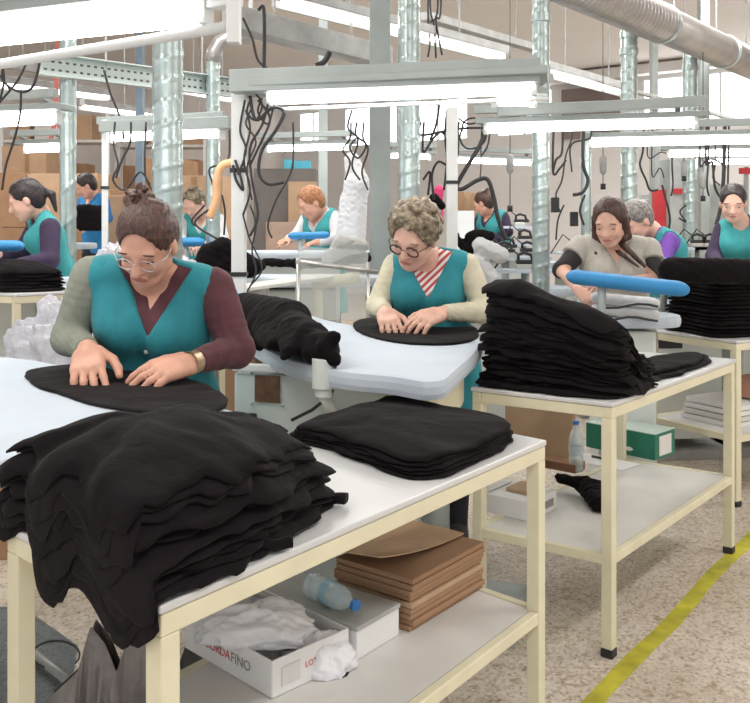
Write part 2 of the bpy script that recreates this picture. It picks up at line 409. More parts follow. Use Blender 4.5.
    for i in (0, 1):
        sm = slm[i] if isinstance(slm, (list, tuple)) else slm
        e1 = g('cuff', 1.0)
        if e1 < 0:   # sleeve ends above elbow
            q = sh[i].lerp(el[i], -e1)
            ap = [cone(sh[i], q, .056 * b, .05 * b, .03)]
            cu = [half(q, (q - sh[i]))]
        else:
            q = el[i].lerp(wr[i], e1 * .97); ap = arms[i]; cu = [half(q, (wr[i] - el[i]))] if False else []
            ap = [arms[i][0], cone(el[i], q, .042 * b * g('armfat', 1), .031 * b, .02)]
            dd = np.array((wr[i] - el[i]).normalized()); qq = np.array(q + (wr[i] - el[i]).normalized() * .012)
            e0 = np.array(el[i])
            def cutf(X, Y, Z, dd=dd, qq=qq): return (X - qq[0]) * dd[0] + (Y - qq[1]) * dd[1] + (Z - qq[2]) * dd[2]
            if (sh[i] - V(qq)).dot(V(dd)) < -.02: cu = [cutf]
        fo = g('folds', .0018)
        def nf(X, Y, Z, fo=fo): return fo * np.sin(X * 55 + 8 * np.sin(Z * 23) + Y * 20) * np.sin(Z * 80 + 6 * np.sin(X * 19)) if h < .0085 else 0 * X
        obj('sleeve', field(ap, h, .007, cu, nf), sm, T, smooth=True)
    vest = g('vest')
    if g('cap'):
        for i in (0, 1): obj('cap_sleeve', field([cone(sh[i], sh[i].lerp(el[i], .42), .072 * b, .074 * b, .03)], h, 0, [half(sh[i].lerp(el[i], .42), el[i] - sh[i]), half(sh[i] + (sh[1 - i] - sh[i]) * .2, sh[1 - i] - sh[i])]), vest, T, smooth=True)
    if vest:
        hem = g('hem', .62)
        sk = []
        for sg in (-1, 1):
            c3 = pelvis + side * sg * pw; sk.append(cone(c3, V((c3.x, c3.y, hem - .1)) + side * sg * .02, .105 * b * fat, .125 * b * fat, .05))
        sk.append(cone(pelvis, V((pelvis.x, pelvis.y, hem - .1)), .12 * b * fat, .14 * b * fat, .05))
        cuts = [wedge(0), half((0, 0, hem), (0, 0, -1)), outside(cone(neck, neck + bu * .2, .07 * b, .075 * b))]
        ar = g('armhole', .068)
        for i in (0, 1):
            out = (sh[i] - sh[1 - i]).normalized()
            cuts.append(outside(cone(sh[i] + out * .045 * b, sh[i].lerp(el[i], .5) + out * .04 * b, ar * b, ar * 1.0 * b)))
        def nv(X, Y, Z): return .004 * np.sin(X * 48 + 3 * np.sin(Z * 9)) * np.clip((neck.z - .05 - Z) * 4, 0, 1) if h < .0085 else 0 * X
        obj('vest', field(torso + sk, h, .012, cuts, nv), vest, T, smooth=True)
        if h < .0085:
            for q in range(3):
                c = vb - bu * (.02 + .055 * q)
                # button sits on the front of the vest
                bb = MB(); fr = chest.lerp(waist, .25 + .3 * q) + bf * (.105 * b * fat + g('btn', .0))
                bb.ball(fr, (.008, .008, .008)); obj('button', bb, M_white, T, smooth=True)
    obj('trousers', field(legs + torso[-3:], h * 1.3, .010, [half(pelvis + bu * .06, bu)]), M_trouser, T, smooth=True)
    for q in (0, 1):
        obj('shoe', field([shoes[q], shoes[q + 2]], .01, 0, [half((0, 0, .0), (0, 0, -1))]), M_shoe, T, smooth=True)
    # face details
    if g('facedet', True):
        for sg in (-1, 1):
            m_ = MB(); m_.tube([L(sg * .031 + x, .0835 - x * x * 22, -.005 + x * x * 14) for x in (-.016, -.01, -.004, .004, .01, .016)], .0022 * s, 6)
            obj('eyelash', m_, M_eye, T, smooth=True)
            m_ = MB(); m_.tube([L(sg * .034 + x, .090 - x * x * 22, .029 - x * x * 14) for x in (-.02, -.012, -.004, .004, .012, .02)], .0026 * s, 6)
            obj('eyebrow', m_, k['hairmat'], T, smooth=True)
        m_ = MB(); m_.ball(L(0, .093, -.0625), (.024 * s, .006 * s, .007 * s), M=Matrix(HM.tolist())); obj('mouth', m_, M_lip, T, smooth=True)
    # hair
    hm = k['hairmat']; st = k['hair']; H = [ell(L(0, -.018, .042), [.086 * s, .101 * s, .090 * s], .02, HM), ell(L(0, -.05, .0), [.078 * s, .066 * s, .085 * s], .03, HM)]
    cuts = [outside(ell(L(0, .085, -.035), [.066 * s, .075 * s, .095 * s], 0, HM)), half(L(0, .06, -.02), -(u * .6 - f * 0.0 + f * -.8))]
    cuts = [outside(ell(L(0, .084, -.018), [.068 * s, .080 * s, .106 * s], 0, HM)), outside(ell(L(0, .075, -.09), [.085 * s, .07 * s, .075 * s], 0, HM))]
    rng = random.Random(len(label))
    nf = lambda X, Y, Z: .0022 * np.sin(X * 190 + 5 * np.sin(Z * 40)) * np.sin(Y * 160 + 4 * np.sin(X * 45))
    if st == 'bun':
        bc = k.get('bun', (0, -.055, .125)); H.append(ell(L(*bc), [.042 * s, .036 * s, .030 * s], .010, HM))
        for q in range(34):
            a = rng.uniform(0, 6.28); e_ = rng.uniform(-.3, 1.2)
            dv = r * math.cos(a) * math.cos(e_) + f * math.sin(a) * math.cos(e_) + u * math.sin(e_)
            c = L(*bc); H.append(cone(c + dv * .030 * s, c + dv * rng.uniform(.040, .050) * s + u * .004, .007 * s, .004 * s, .004))
    if st == 'curly':
        H[0] = ell(L(0, -.015, .045), [.088 * s, .100 * s, .088 * s], .02, HM)
        for q in range(230):
            a = rng.uniform(0, 6.28); z = rng.uniform(-.55, 1); c_ = math.sqrt(1 - z * z)
            x, y = c_ * math.cos(a), c_ * math.sin(a)
            if y > .45 and z < .42: continue
            H.append(ell(L(x * .090, -.015 + y * .103, .042 + z * .093), [rng.uniform(.012, .019) * s] * 3, .006))
        nf = lambda X, Y, Z: .003 * np.sin(X * 210 + 6 * np.sin(Z * 60)) * np.sin(Y * 190 + 5 * np.sin(X * 70))
    if st == 'long':
        for sg in (-1, 1):
            a = L(sg * .074, .0, .02); m1 = L(sg * .086, .0, -.08); e1 = chest + side * sg * g('hairx', .06) + bf * .185 + V((0, 0, .05 if sg > 0 else .115))
            H += [cone(a, m1, .022 * s, .018 * s, .012), cone(m1, e1, .020 * s, .007 * s, .008), cone(L(sg * .074, -.03, .0), e1 + side * sg * .035 + bf * -.02, .028 * s, .010 * s, .01)]
        H.append(cone(L(0, -.075, 0), neck - bf * .08, .05 * s, .04 * s, .02))
    if st == 'pony':
        c0 = L(0, -.105, .02); H += [ell(c0, [.026 * s] * 3, .01), cone(c0, L(0, -.15, -.03), .026 * s, .022 * s, .01), cone(L(0, -.15, -.03), L(0, -.13, -.13), .024 * s, .010 * s, .01)]
    if st == 'knot':
        H.append(ell(L(*k.get('bun', (0, -.115, .02))), [.035 * s] * 3, .01))
    ho = obj('hair', field(H, max(h * .9, .005), 0, cuts, nf), hm, T, smooth=True)
    if g('glasses'):
        m_ = MB(); gy = .098
        for sg in (-1, 1):
            pts = [L(sg * .033 + .026 * math.cos(a), gy - abs(.033 + .026 * math.cos(a) * 1) ** 2 * 2, -.006 + .019 * math.sin(a)) for a in np.linspace(0, 6.2832, 17)]
            m_.tube(pts, g('rim', .0019) * s, 6, cap=False)
            m_.tube([L(sg * .058, gy - .008, 0), L(sg * .079, .06, .002), L(sg * .081, -.005, 0)], .002 * s, 6)
        m_.tube([L(-.009, gy + .001, -.002), L(0, gy + .005, .002), L(.009, gy + .001, -.002)], .0019 * s, 6)
        obj('glasses', m_, g('glasses'), T, smooth=True)
    return T, L
# ================================================================= setting
U = V((.60, .80, 0)).normalized(); W = V((-.80, .60, 0)).normalized()
def up(p, z): return V((p[0], p[1], z))
struct('floor', MB().box((3, 9, -.09), (32, 34, .1)), M_floor)
struct('ceiling', MB().box((3, 9, 4.25), (32, 34, .1)), mat('ceiling_paint', (.80, .77, .74), .9, var=.03, vscale=.6))
bw0 = V((-2.08, 20.56, 0)); bw1 = bw0 - W * 17
def wallpt(t, z): return bw0 - W * t + V((0, 0, z))
# back wall with clerestory openings: build in strips
def wall_strip(mb, t0, t1, z0, z1, th=.2):
    a = wallpt(t0, 0) + U * th / 2; b_ = wallpt(t1, 0) + U * th / 2
    mb.beam(a + V((0, 0, (z0 + z1) / 2)), b_ + V((0, 0, (z0 + z1) / 2)), th, z1 - z0)
wins = [(.45, 1.3), (1.75, 3.2), (3.45, 4.9), (5.5, 6.7), (8.35, 11.0), (11.15, 13.6)]
mb = MB(); wall_strip(mb, 0, 17, 0, 3.12); wall_strip(mb, 0, 17, 3.98, 4.2)
e = 0
for a, b_ in wins + [(17, 17)]:
    wall_strip(mb, e, a, 3.12, 3.98); e = b_
struct('wall_back', mb, M_wall)
for i, (a, b_) in enumerate(wins):
    fr = MB()
    for (t0, t1, z0, z1) in ((a, b_, 3.12, 3.16), (a, b_, 3.94, 3.98), (a, a + .05, 3.16, 3.94), (b_ - .05, b_, 3.16, 3.94), ((a + b_) / 2 - .02, (a + b_) / 2 + .02, 3.16, 3.94)):
        wall_strip(fr, t0, t1, z0, z1, .08)
    w_ = struct('window_%d' % (i + 1), fr, M_white)
    pn = MB(); p0 = wallpt(a + .05, 3.55) + U * .06; p1 = wallpt(b_ - .05, 3.55) + U * .06; pn.beam(p0, p1, .01, .78)
    obj('pane', pn, M_pane, w_)
mb = MB(); wall_strip(mb, 6.9, 8.2, 3.0, 3.9, .04)
bb = struct('trim_1', mb, M_brownwall); bb.location -= V((.06, .1, 0))
mb = MB(); mb.beam(wallpt(6, 4.08) - U * .25, wallpt(11, 4.08) - U * .25, .25, .16); struct('trim_2', mb, M_wall)
lw1 = bw0 - U * 17
mb = MB(); mb.beam(bw0 + V((0, 0, 2.1)) + W * .1, lw1 + V((0, 0, 2.1)) + W * .1, .2, 4.2); struct('wall_left', mb, M_lwall)
mb = MB(); mb.beam(bw1 + V((0, 0, 2.1)), bw1 - U * 14 + V((0, 0, 2.1)), .2, 4.2); struct('wall_right', mb, M_wall)
# painted line on the floor
mb = MB(); a = P(590, 703, 0) - U * 1.2 + V((.0, 0, 0)); a = P(594, 703, -.04); b_ = P(757, 530, -.04); d = (b_ - a).normalized()
a = a - d * .6; n = d.cross(V((0, 0, 1))); N_ = 60; rng = random.Random(4); L_, R_ = [], []
for i in range(N_ + 1):
    p = a + d * (i * .12) + n * .006 * math.sin(i * .7)
    L_.append(p - n * (.031 + rng.uniform(-.003, .002))); R_.append(p + n * (.031 + rng.uniform(-.003, .002)))
vs = [up(p, -.0395) for p in L_ + R_] + [up(p, -.038) for p in L_ + R_]; k = N_ + 1; fs = []
for i in range(N_):
    fs += [(2 * k + i, 3 * k + i, 3 * k + i + 1, 2 * k + i + 1), (i, i + 1, 2 * k + i + 1, 2 * k + i), (k + i, 3 * k + i, 3 * k + i + 1, k + i + 1)]
mb.add(vs, fs); tag(obj('floor_marking', mb, M_tape), 'worn yellow line painted along the speckled aisle floor', 'floor line')

# ================================================================= tables
class TB: pass
def work_table(label, c0, c1, wv, zt=.84, zs=.36, feet=True, group=None):
    """c0 near corner on the aisle, c1 far corner on the aisle, wv vector across the table"""
    a, b_ = V((c0.x, c0.y, 0)), V((c1.x, c1.y, 0)); u = (b_ - a).normalized(); L = (b_ - a).length
    Wd = wv.length; v = V((wv.x, wv.y, 0)).normalized(); t = thing('work_table', (a + b_ + v * Wd) / 2, label, 'table', group)
    q = lambda s_, r_, z: a + u * s_ + v * r_ + V((0, 0, z))
    tp = MB(); poly = [q(-.004, -.004, 0), q(L + .004, -.004, 0), q(L + .004, Wd + .004, 0), q(-.004, Wd + .004, 0)]
    tp.prism(poly, zt - .016, zt); obj('tabletop', tp, M_lam, t, bevel=.004)
    for (s0, r0, s1, r1) in ((0, .018, L, .018), (0, Wd - .018, L, Wd - .018), (.018, .036, .018, Wd - .036), (L - .018, .036, L - .018, Wd - .036)):
        m_ = MB(); m_.beam(q(s0, r0, zt - .036), q(s1, r1, zt - .036), .036, .038); obj('rail', m_, M_cream, t, bevel=.003)
    for s_ in (.02, L - .02):
        for r_ in (.02, Wd - .02):
            m_ = MB(); m_.beam(q(s_, r_, .03), q(s_, r_, zt - .055), .04, .04, up=u); lg = obj('leg', m_, M_cream, t, bevel=.003)
            f_ = MB(); f_.beam(q(s_, r_, .0), q(s_, r_, .03), .044, .044, up=u); obj('foot', f_, M_dark, lg, bevel=.004)
            ORG[lg.name] = ORG[t.name]
    m_ = MB(); m_.prism([q(.03, .03, 0), q(L - .03, .03, 0), q(L - .03, Wd - .03, 0), q(.03, Wd - .03, 0)], zs - .012, zs); obj('shelf', m_, M_shelf, t)
    for (s0, r0, s1, r1) in ((.04, .014, L - .04, .014), (.04, Wd - .014, L - .04, Wd - .014), (.014, .04, .014, Wd - .04), (L - .014, .04, L - .014, Wd - .04)):
        m_ = MB(); m_.beam(q(s0, r0, zs - .014), q(s1, r1, zs - .014), .026, .034); obj('shelf_rail', m_, M_cream, t, bevel=.003)
    o = TB(); o.a, o.u, o.v, o.L, o.W, o.q, o.zt, o.zs = a, u, v, L, Wd, q, zt, zs; return o
A0, A1, A2 = P(160, 605, .84), P(545, 440, .84), P(8, 524, .84)
TA = work_table('cream framed work table nearest the camera, under the biggest black garment pile', A0, A1, A2 - A0)
B0, B1, B2 = P(612, 403, .84), P(735, 359, .84), P(472, 387, .84)
TBB = work_table('cream framed work table standing on the yellow floor line', B0, B1, B2 - B0, zs=.31)
C0 = P(647, 329, .84); C1 = C0 + V((.866, .5, 0)) * 1.3
TC = work_table('cream framed work table behind the others at the right edge of the room', C0 + V((.42, -.73, 0)).normalized() * .62, C1 + V((.42, -.73, 0)).normalized() * .62, -V((.42, -.73, 0)).normalized() * .62, zs=.33)
Dc = D(15, 294, 4.95); TDt = work_table('cream framed table at the left, under the small black garment pile', V((Dc.x, Dc.y, 0)), V((Dc.x, Dc.y, 0)) + V((.78, .62, 0)).normalized() * 1.0, V((-.85, .53, 0)).normalized() * .7, zt=Dc.z, zs=.4)

# ================================================================= garments
def smoothpoly(pts, n=120, it=1):
    for _ in range(it):
        o = []
        for i in range(len(pts)):
            p, q = pts[i], pts[(i + 1) % len(pts)]; o += [p * .75 + q * .25, p * .25 + q * .75]
        pts = o
    return pts
def radial(poly, c, n):
    out = []
    for i in range(n):
        a = 2 * math.pi * i / n; d = (math.cos(a), math.sin(a)); best = .01
        for j in range(len(poly)):
            p, q = poly[j], poly[(j + 1) % len(poly)]
            ex, ey = q[0] - p[0], q[1] - p[1]; den = d[0] * ey - d[1] * ex
            if abs(den) < 1e-9: continue
            t = ((p[0] - c[0]) * ey - (p[1] - c[1]) * ex) / den; s_ = ((p[0] - c[0]) * d[1] - (p[1] - c[1]) * d[0]) / den
            if t > 0 and -1e-6 <= s_ <= 1 + 1e-6: best = max(best, t)
        out.append(best)
    return out
def garments(poly, ctr, n, t, prof, tomap, label, group, rough=.05, seed=0, toplabel=None, mats=(None,), wr=.006, shrink=0.0, nth=110, nr=14, name='folded_garment', shift=.012, hem=True):
    """n cloth layers laid over one another; poly in table coordinates; tomap(a, b, height) -> world"""
    rng = random.Random(seed); base = radial(smoothpoly([V((p[0], p[1], 0)) for p in poly]), ctr, nth); obs = []
    for k in range(n):
        s_ = 1 - shrink * k / max(1, n - 1); ox, oy = rng.uniform(-shift, shift), rng.uniform(-shift, shift); ph = rng.uniform(0, 50); vs = []; rad = []
        for i in range(nth):
            a = 2 * math.pi * i / nth
            nz = noise.noise(V((math.cos(a) * 2.2, math.sin(a) * 2.2, ph))) * 1.0 + noise.noise(V((math.cos(a) * 6, math.sin(a) * 6, ph + 9))) * .6
            rad.append(base[i] * s_ * (1 + rough * nz * 1.6))
        def hgt(x, y, lv):
            rho = math.hypot(x - ctr[0], y - ctr[1]); ai = (math.atan2(y - ctr[1], x - ctr[0]) % (2 * math.pi)) / (2 * math.pi) * nth
            rr = base[int(ai) % nth]; w_ = 0
            if lv > 0: w_ = wr * min(1, lv / 3) * (noise.noise(V((x * 9, y * 5, 3.3 + seed))) + .6 * noise.noise(V((x * 22 + 3 * noise.noise(V((x * 6, y * 6, 1))), y * 7, seed + 7))))
            return lv * t * prof(x, y, rho / rr) + w_ + .0015
        for lay in (1, 0):
            for j in range(nr + 1):
                fr = (j / nr) ** .8
                for i in range(nth):
                    a = 2 * math.pi * i / nth; r_ = rad[i] * fr
                    x, y = ctr[0] + ox + r_ * math.cos(a), ctr[1] + oy + r_ * math.sin(a)
                    th = .94 if lay else .04
                    if j == nr: th = .72 if lay else .26
                    vs.append(tomap(x, y, hgt(x, y, k + th)))
        fs = []; o2 = (nr + 1) * nth
        for j in range(nr):
            for i in range(nth):
                i2 = (i + 1) % nth
                fs.append((j * nth + i, (j + 1) * nth + i, (j + 1) * nth + i2, j * nth + i2)); fs.append((o2 + j * nth + i, o2 + j * nth + i2, o2 + (j + 1) * nth + i2, o2 + (j + 1) * nth + i))
        for i in range(nth):
            i2 = (i + 1) % nth; fs.append((nr * nth + i, o2 + nr * nth + i, o2 + nr * nth + i2, nr * nth + i2))
        m_ = MB(); m_.v = vs; m_.f = fs
        o = obj(name, m_, rng.choice([M_black, M_black2]), smooth=True)
        tag(o, (toplabel if (k == n - 1 and toplabel) else label), 'garment', group if n > 1 else None)
        if k < n - 1 or not toplabel:
            pass
        obs.append(o)
    return obs
def tablemap(T, drop=True, k=.3):
    def f(a, b_, h):
        z = T.zt + h; p = T.q(a, b_, 0)
        for (o, nn, e) in ((-a, -T.u, T.q(0, b_, 0)), (-b_, -T.v, T.q(a, 0, 0))):
            if o > .0 and drop:
                rho = .012 + k * h; arc = rho * math.pi / 2
                z0 = T.zt + h - rho
                if o < arc: an = o / rho; return e + nn * (rho * math.sin(an)) + V((0, 0, z0 + rho * math.cos(an)))
                return e + nn * rho + V((0, 0, z0 - (o - arc)))
        return V((p.x, p.y, z))
    return f
polyA = [(-.085, .05), (-.06, -.002), (-.01, .03), (.10, .0), (.30, .02), (.44, .08), (.56, .10), (.60, .17), (.57, .26), (.68, .31), (.70, .38), (.57, .43), (.40, .49), (.2, .575), (.03, .61), (-.02, .59), (-.04, .55), (-.0, .50), (.0, .45), (-.11, .40), (-.115, .33), (-.05, .25), (-.06, .18), (-.115, .12)]
GA = garments(polyA, (.22, .32), 13, .0175, lambda x, y, r_: 1 - .42 * min(r_, 1.1) ** 2 - .55 * min(.6, max(0, x - .30)), tablemap(TA, True, .14), 'black garment layered in the big rumpled pile at the near end of the front table',
         'black garments in the near pile', rough=.075, seed=3, toplabel='black garment spread on top of the big rumpled pile nearest the camera', wr=.010, shrink=.10, shift=.02)
# loose sleeves sticking out of the near pile
def cloth_blob(name, prims, m, label, cat='garment', group=None, h=.008, amp=.004, cuts=(), parent=None):
    nf = lambda X, Y, Z: amp * np.sin(X * 50 + 6 * np.sin(Y * 31)) * np.sin(Y * 43 + 5 * np.sin(Z * 37)) + amp * .5 * np.sin(Z * 120 + 3 * np.sin(X * 60))
    o = obj(name, field(prims, h, 0, cuts, nf), m, parent, smooth=True)
    if parent is None: tag(o, label, cat, group)
    return o
def flatcloth(pts, rx, rz, k=.02):   # strip of cloth along points
    return [cone(pts[i], pts[i + 1], rz, rz, k) for i in range(len(pts) - 1)]
def band(a, b_, w, t, k=.015):       # flat strap between two points, w half width, t half thickness
    a, b_ = V(a), V(b_); d = b_ - a; L = d.length; d.normalize(); s_ = V((0, 0, 1)).cross(d).normalized(); n_ = d.cross(s_)
    M = np.array([[d.x, s_.x, n_.x], [d.y, s_.y, n_.y], [d.z, s_.z, n_.z]]); return ell((a + b_) / 2, [L / 2, w, t], k, M)
def flatstrap(name, a, b_, w, t, label, group=None, m=None):
    m_ = MB(); pts = [a.lerp(b_, i / 8) for i in range(9)]; d = (b_ - a).normalized(); s_ = d.cross(V((0, 0, 1))).normalized(); vs = []
    for i, p in enumerate(pts):
        ww = w * (1 + .08 * math.sin(i * 1.7)); 
        for k_ in range(12):
            an = 2 * math.pi * k_ / 12; vs.append(p + s_ * ww * math.copysign(abs(math.cos(an)) ** .5, math.cos(an)) + V((0, 0, t * math.sin(an) + .003 * math.sin(i))))
    m_.v = vs; m_.f = [(i * 12 + k_, i * 12 + (k_ + 1) % 12, (i + 1) * 12 + (k_ + 1) % 12, (i + 1) * 12 + k_) for i in range(8) for k_ in range(12)] + [tuple(range(11, -1, -1)), tuple(range(96, 108))]
    return tag(obj(name, m_, m or M_black2, smooth=True), label, 'garment', group)
flatstrap('waistband', P(292, 492, .862), P(346, 500, .856), .017, .011, 'black cuff poking out on the right of the big near pile')
flatstrap('waistband', P(250, 545, .86), P(292, 543, .856), .012, .010, 'smaller black cuff poking out low on the big near pile')
# second, flat pile on the same table
pl = [P(*q, .86) for q in ((283, 437), (300, 424), (345, 408), (400, 401), (455, 402), (505, 414), (520, 432), (518, 455), (500, 466), (440, 474), (400, 472), (345, 450), (310, 438))]
def tocoord(T, p): d = V((p.x, p.y, 0)) - T.a; det = T.u.x * T.v.y - T.u.y * T.v.x; return ((d.x * T.v.y - d.y * T.v.x) / det, (T.u.x * d.y - T.u.y * d.x) / det)
polyA2 = [tocoord(TA, p) for p in pl]; polyA2 = [(min(max(a, 0.66), 1.40), min(max(b_, .02), .60)) for a, b_ in polyA2]
garments(polyA2, (1.12, .30), 5, .0145, lambda x, y, r_: 1 - .35 * min(r_, 1.1) ** 2, tablemap(TA, False), 'black garment in the flat smooth stack at the far end of the front table',
         'black garments in the flat stack', rough=.03, seed=11, toplabel='black garment lying uppermost on the flat smooth stack', wr=.009, shrink=.04, shift=.006)
# stack on the second table
polyB = [(.05, .0), (.2, -.012), (.42, .0), (.47, .15), (.47, .35), (.44, .50), (.3, .57), (.14, .57), (.05, .54), (.02, .4), (.02, .2)]
def profB(x, y, r_): return max(.30, 1.0 - .62 * max(0, (x - .12)) / .34 - .30 * max(0, .40 - y) / .4 - .12 * min(r_, 1.1) ** 3)
garments(polyB, (.24, .29), 20, .0205, profB, tablemap(TBB, True, .1), 'black garment in the tall jagged stack on the middle table',
         'black garments in the tall stack', rough=.055, seed=21, toplabel='black garment sagging over the top of the tall jagged stack', wr=.018, shrink=.05, shift=.020)
pl = [P(*q, .86) for q in ((644, 372), (660, 362), (690, 352), (708, 352), (713, 358), (706, 363), (680, 372), (655, 378))]
garments([tocoord(TBB, p) for p in pl], (.75, .23), 2, .02, lambda x, y, r_: 1 - .3 * min(r_, 1.1) ** 2, tablemap(TBB, False), 'folded black garment lying beside the tall stack near the table end',
         'folded black garments beside the tall stack', rough=.04, seed=5, wr=.008, shrink=.1)
# stack on the third table
def mapC(a, b_, h): a -= .05; return mapC0(a, b_, h)
def mapC0(a, b_, h): p = C0 + V((.866, .5, 0)) * a + V((.42, -.73, 0)).normalized() * b_; return V((p.x, p.y, .84 + h))
garments([(.12, .02), (.9, .02), (.95, .3), (.9, .56), (.5, .58), (.15, .57), (.02, .50), (.10, .3)], (.5, .3), 16, .0225, lambda x, y, r_: 1 - .12 * max(0, .4 - x), mapC, 'black garment in the square stack on the table at the right edge',
         'black garments in the square stack', rough=.02, seed=31, toplabel='black garment on top of the square stack, below the black roll', wr=.004, shift=.012)
q0, q1 = D(672, 270, 4.75), D(760, 272, 4.75); 
cloth_blob('fabric_roll', [cone(q0, q1, .068, .068, .01)], M_black2, 'thick black padded roll resting on the square stack of garments', 'fabric roll', amp=.003)
def mapD(a, b_, h): p = V((Dc.x, Dc.y, 0)) + V((.78, .62, 0)).normalized() * a + V((-.85, .53, 0)).normalized() * b_; return V((p.x, p.y, Dc.z + h))
garments([(.02, .1), (.3, .05), (.42, .2), (.40, .45), (.3, .62), (.0, .62), (.02, .3)], (.2, .33), 6, .03, lambda x, y, r_: 1 - .45 * min(r_, 1.1) ** 2, mapD, 'black garment in the low pile on the table at the left edge',
         'black garments in the left pile', rough=.05, seed=41, wr=.008, shrink=.08)
# ================================================================= ironing stations
def slab(poly, z, th, rnd=.02, it=2):
    pts = smoothpoly([V((p[0], p[1], 0)) for p in poly], it=it); c = sum(pts, V((0, 0, 0))) / len(pts); vs = []; n = len(pts); rings = []
    prof = [(0, 0.0), (-rnd * 1.0, 0.0), (-rnd * .3, -rnd * .15), (0, -rnd), (0, -th + rnd), (-rnd * .3, -th + rnd * .15), (-rnd, -th)]
    for (ins, dz) in prof[1:]:
        for p in pts:
            d = (p - c).normalized(); q = p + d * ins; vs.append(V((q.x, q.y, z + dz)))
    m_ = MB(); m_.v = vs; R_ = len(prof) - 1
    area = sum(pts[i].x * pts[(i + 1) % n].y - pts[(i + 1) % n].x * pts[i].y for i in range(n))
    for j in range(R_ - 1):
        for i in range(n):
            i2 = (i + 1) % n; m_.f.append((j * n + i, (j + 1) * n + i, (j + 1) * n + i2, j * n + i2))
    m_.f += [tuple(range(n)), tuple(reversed(range((R_ - 1) * n, R_ * n)))]
    if area < 0: m_.f = [tuple(reversed(f)) for f in m_.f]
    return m_
def pad_arm(a, b_, r, flat=.6, t=None, parent=None, m=None):
    m_ = MB(); d = (b_ - a).normalized(); s_ = d.cross(V((0, 0, 1))).normalized(); L = (b_ - a).length; vs = []; N = 30
    for i in range(N + 1):
        x = (r * (1 - math.cos(math.pi / 2 * i / 8)) if i <= 8 else (L - r * (1 - math.cos(math.pi / 2 * (N - i) / 8)) if i >= N - 8 else r + (L - 2 * r) * (i - 8) / (N - 16))); e1 = min(1, math.sqrt(max(0, 1 - (1 - min(1, x / r)) ** 2))); e2 = min(1, math.sqrt(max(0, 1 - (1 - min(1, (L - x) / r)) ** 2))); rr = max(.02, min(e1, e2)) * r
        for k in range(20):
            an = 2 * math.pi * k / 20; vs.append(a + d * x + s_ * rr * math.cos(an) + V((0, 0, 1)) * rr * flat * math.sin(an))
    m_.v = vs; m_.f = [(i * 20 + k, i * 20 + (k + 1) % 20, (i + 1) * 20 + (k + 1) % 20, (i + 1) * 20 + k) for i in range(N) for k in range(20)]
    m_.f += [tuple(reversed(range(20))), tuple(range(N * 20, N * 20 + 20))]
    return m_
def cab(t, c, sx, sy, z0, z1, m, name='cabinet', yaw=0):
    m_ = MB(); m_.box((c[0], c[1], (z0 + z1) / 2), (sx, sy, z1 - z0), Matrix.Rotation(yaw, 3, 'Z')); return obj(name, m_, m, t, bevel=.008)
YU = math.atan2(.8, .6)
# --- first station, in front of the near woman
b1 = [(-1.75, 3.42), (-1.30, 3.36), (-.78, 2.82), (-.43, 2.44), (-.27, 2.28), (-.26, 2.14), (-.36, 2.06), (-.62, 1.98), (-.92, 1.72), (-1.7, 1.5)]
t = thing('ironing_table', (-1.1, 2.5, 0), 'pale blue ironing table at the left, under the hands of the nearest woman', 'ironing table')
obj('padded_top', slab(b1, .96, .055), M_board, t, smooth=False)
cab(t, (-1.62, 2.75), .7, .5, .12, .88, M_machine, yaw=.5)
m_ = MB(); m_.beam((-1.62, 2.75, .86), (-1.62, 2.75, .91), .6, .4); obj('pedestal_plate', m_, M_steel, t)
for sx in (-.38, .38):
    m_ = MB(); m_.beam((-1.62 + sx * .7, 2.75 + sx * .35, .0), (-1.62 + sx * .7, 2.75 + sx * .35, .12), .08, .3, up=V((.4, .9, 0))); obj('leg', m_, M_dark, t)
# foot plate and rod at the floor
m_ = MB(); m_.prism([tuple(P(*q_, -.02)[:2]) for q_ in ((-30, 600), (25, 602), (80, 640), (66, 720), (-40, 720))], -.04, .0); obj('foot_plate', m_, mat('grey_blue_metal', (.58, .65, .66), .5), t, bevel=.005)
m_ = MB(); m_.tube([P(24, 634, .03), P(70, 670, .03)], .014, 10); obj('pedal_rod', m_, M_rail, t, smooth=True)
# --- second station, middle
b2 = [(-.50, 3.62), (-.30, 3.12), (-.10, 2.88), (.06, 2.80), (.15, 2.70), (.21, 2.73), (.27, 2.95), (.38, 3.35), (.46, 3.75), (.38, 3.98), (-.02, 4.08), (-.22, 4.40), (-.36, 4.75), (-.52, 4.7), (-.58, 4.1)]
def cut15(pts):
    o = []; pts = [V((p[0], p[1], 0)) for p in pts]
    for i in range(len(pts)):
        p, q = pts[i], pts[(i + 1) % len(pts)]; o += [p * .86 + q * .14, p * .14 + q * .86]
    return o
t2 = thing('ironing_table', (0, 3.5, 0), 'pale blue ironing table of the woman with glasses and cream sleeves', 'ironing table')
obj('padded_top', slab([tuple(v_[:2]) for v_ in cut15(b2)], .98, .062, it=2), M_board, t2)
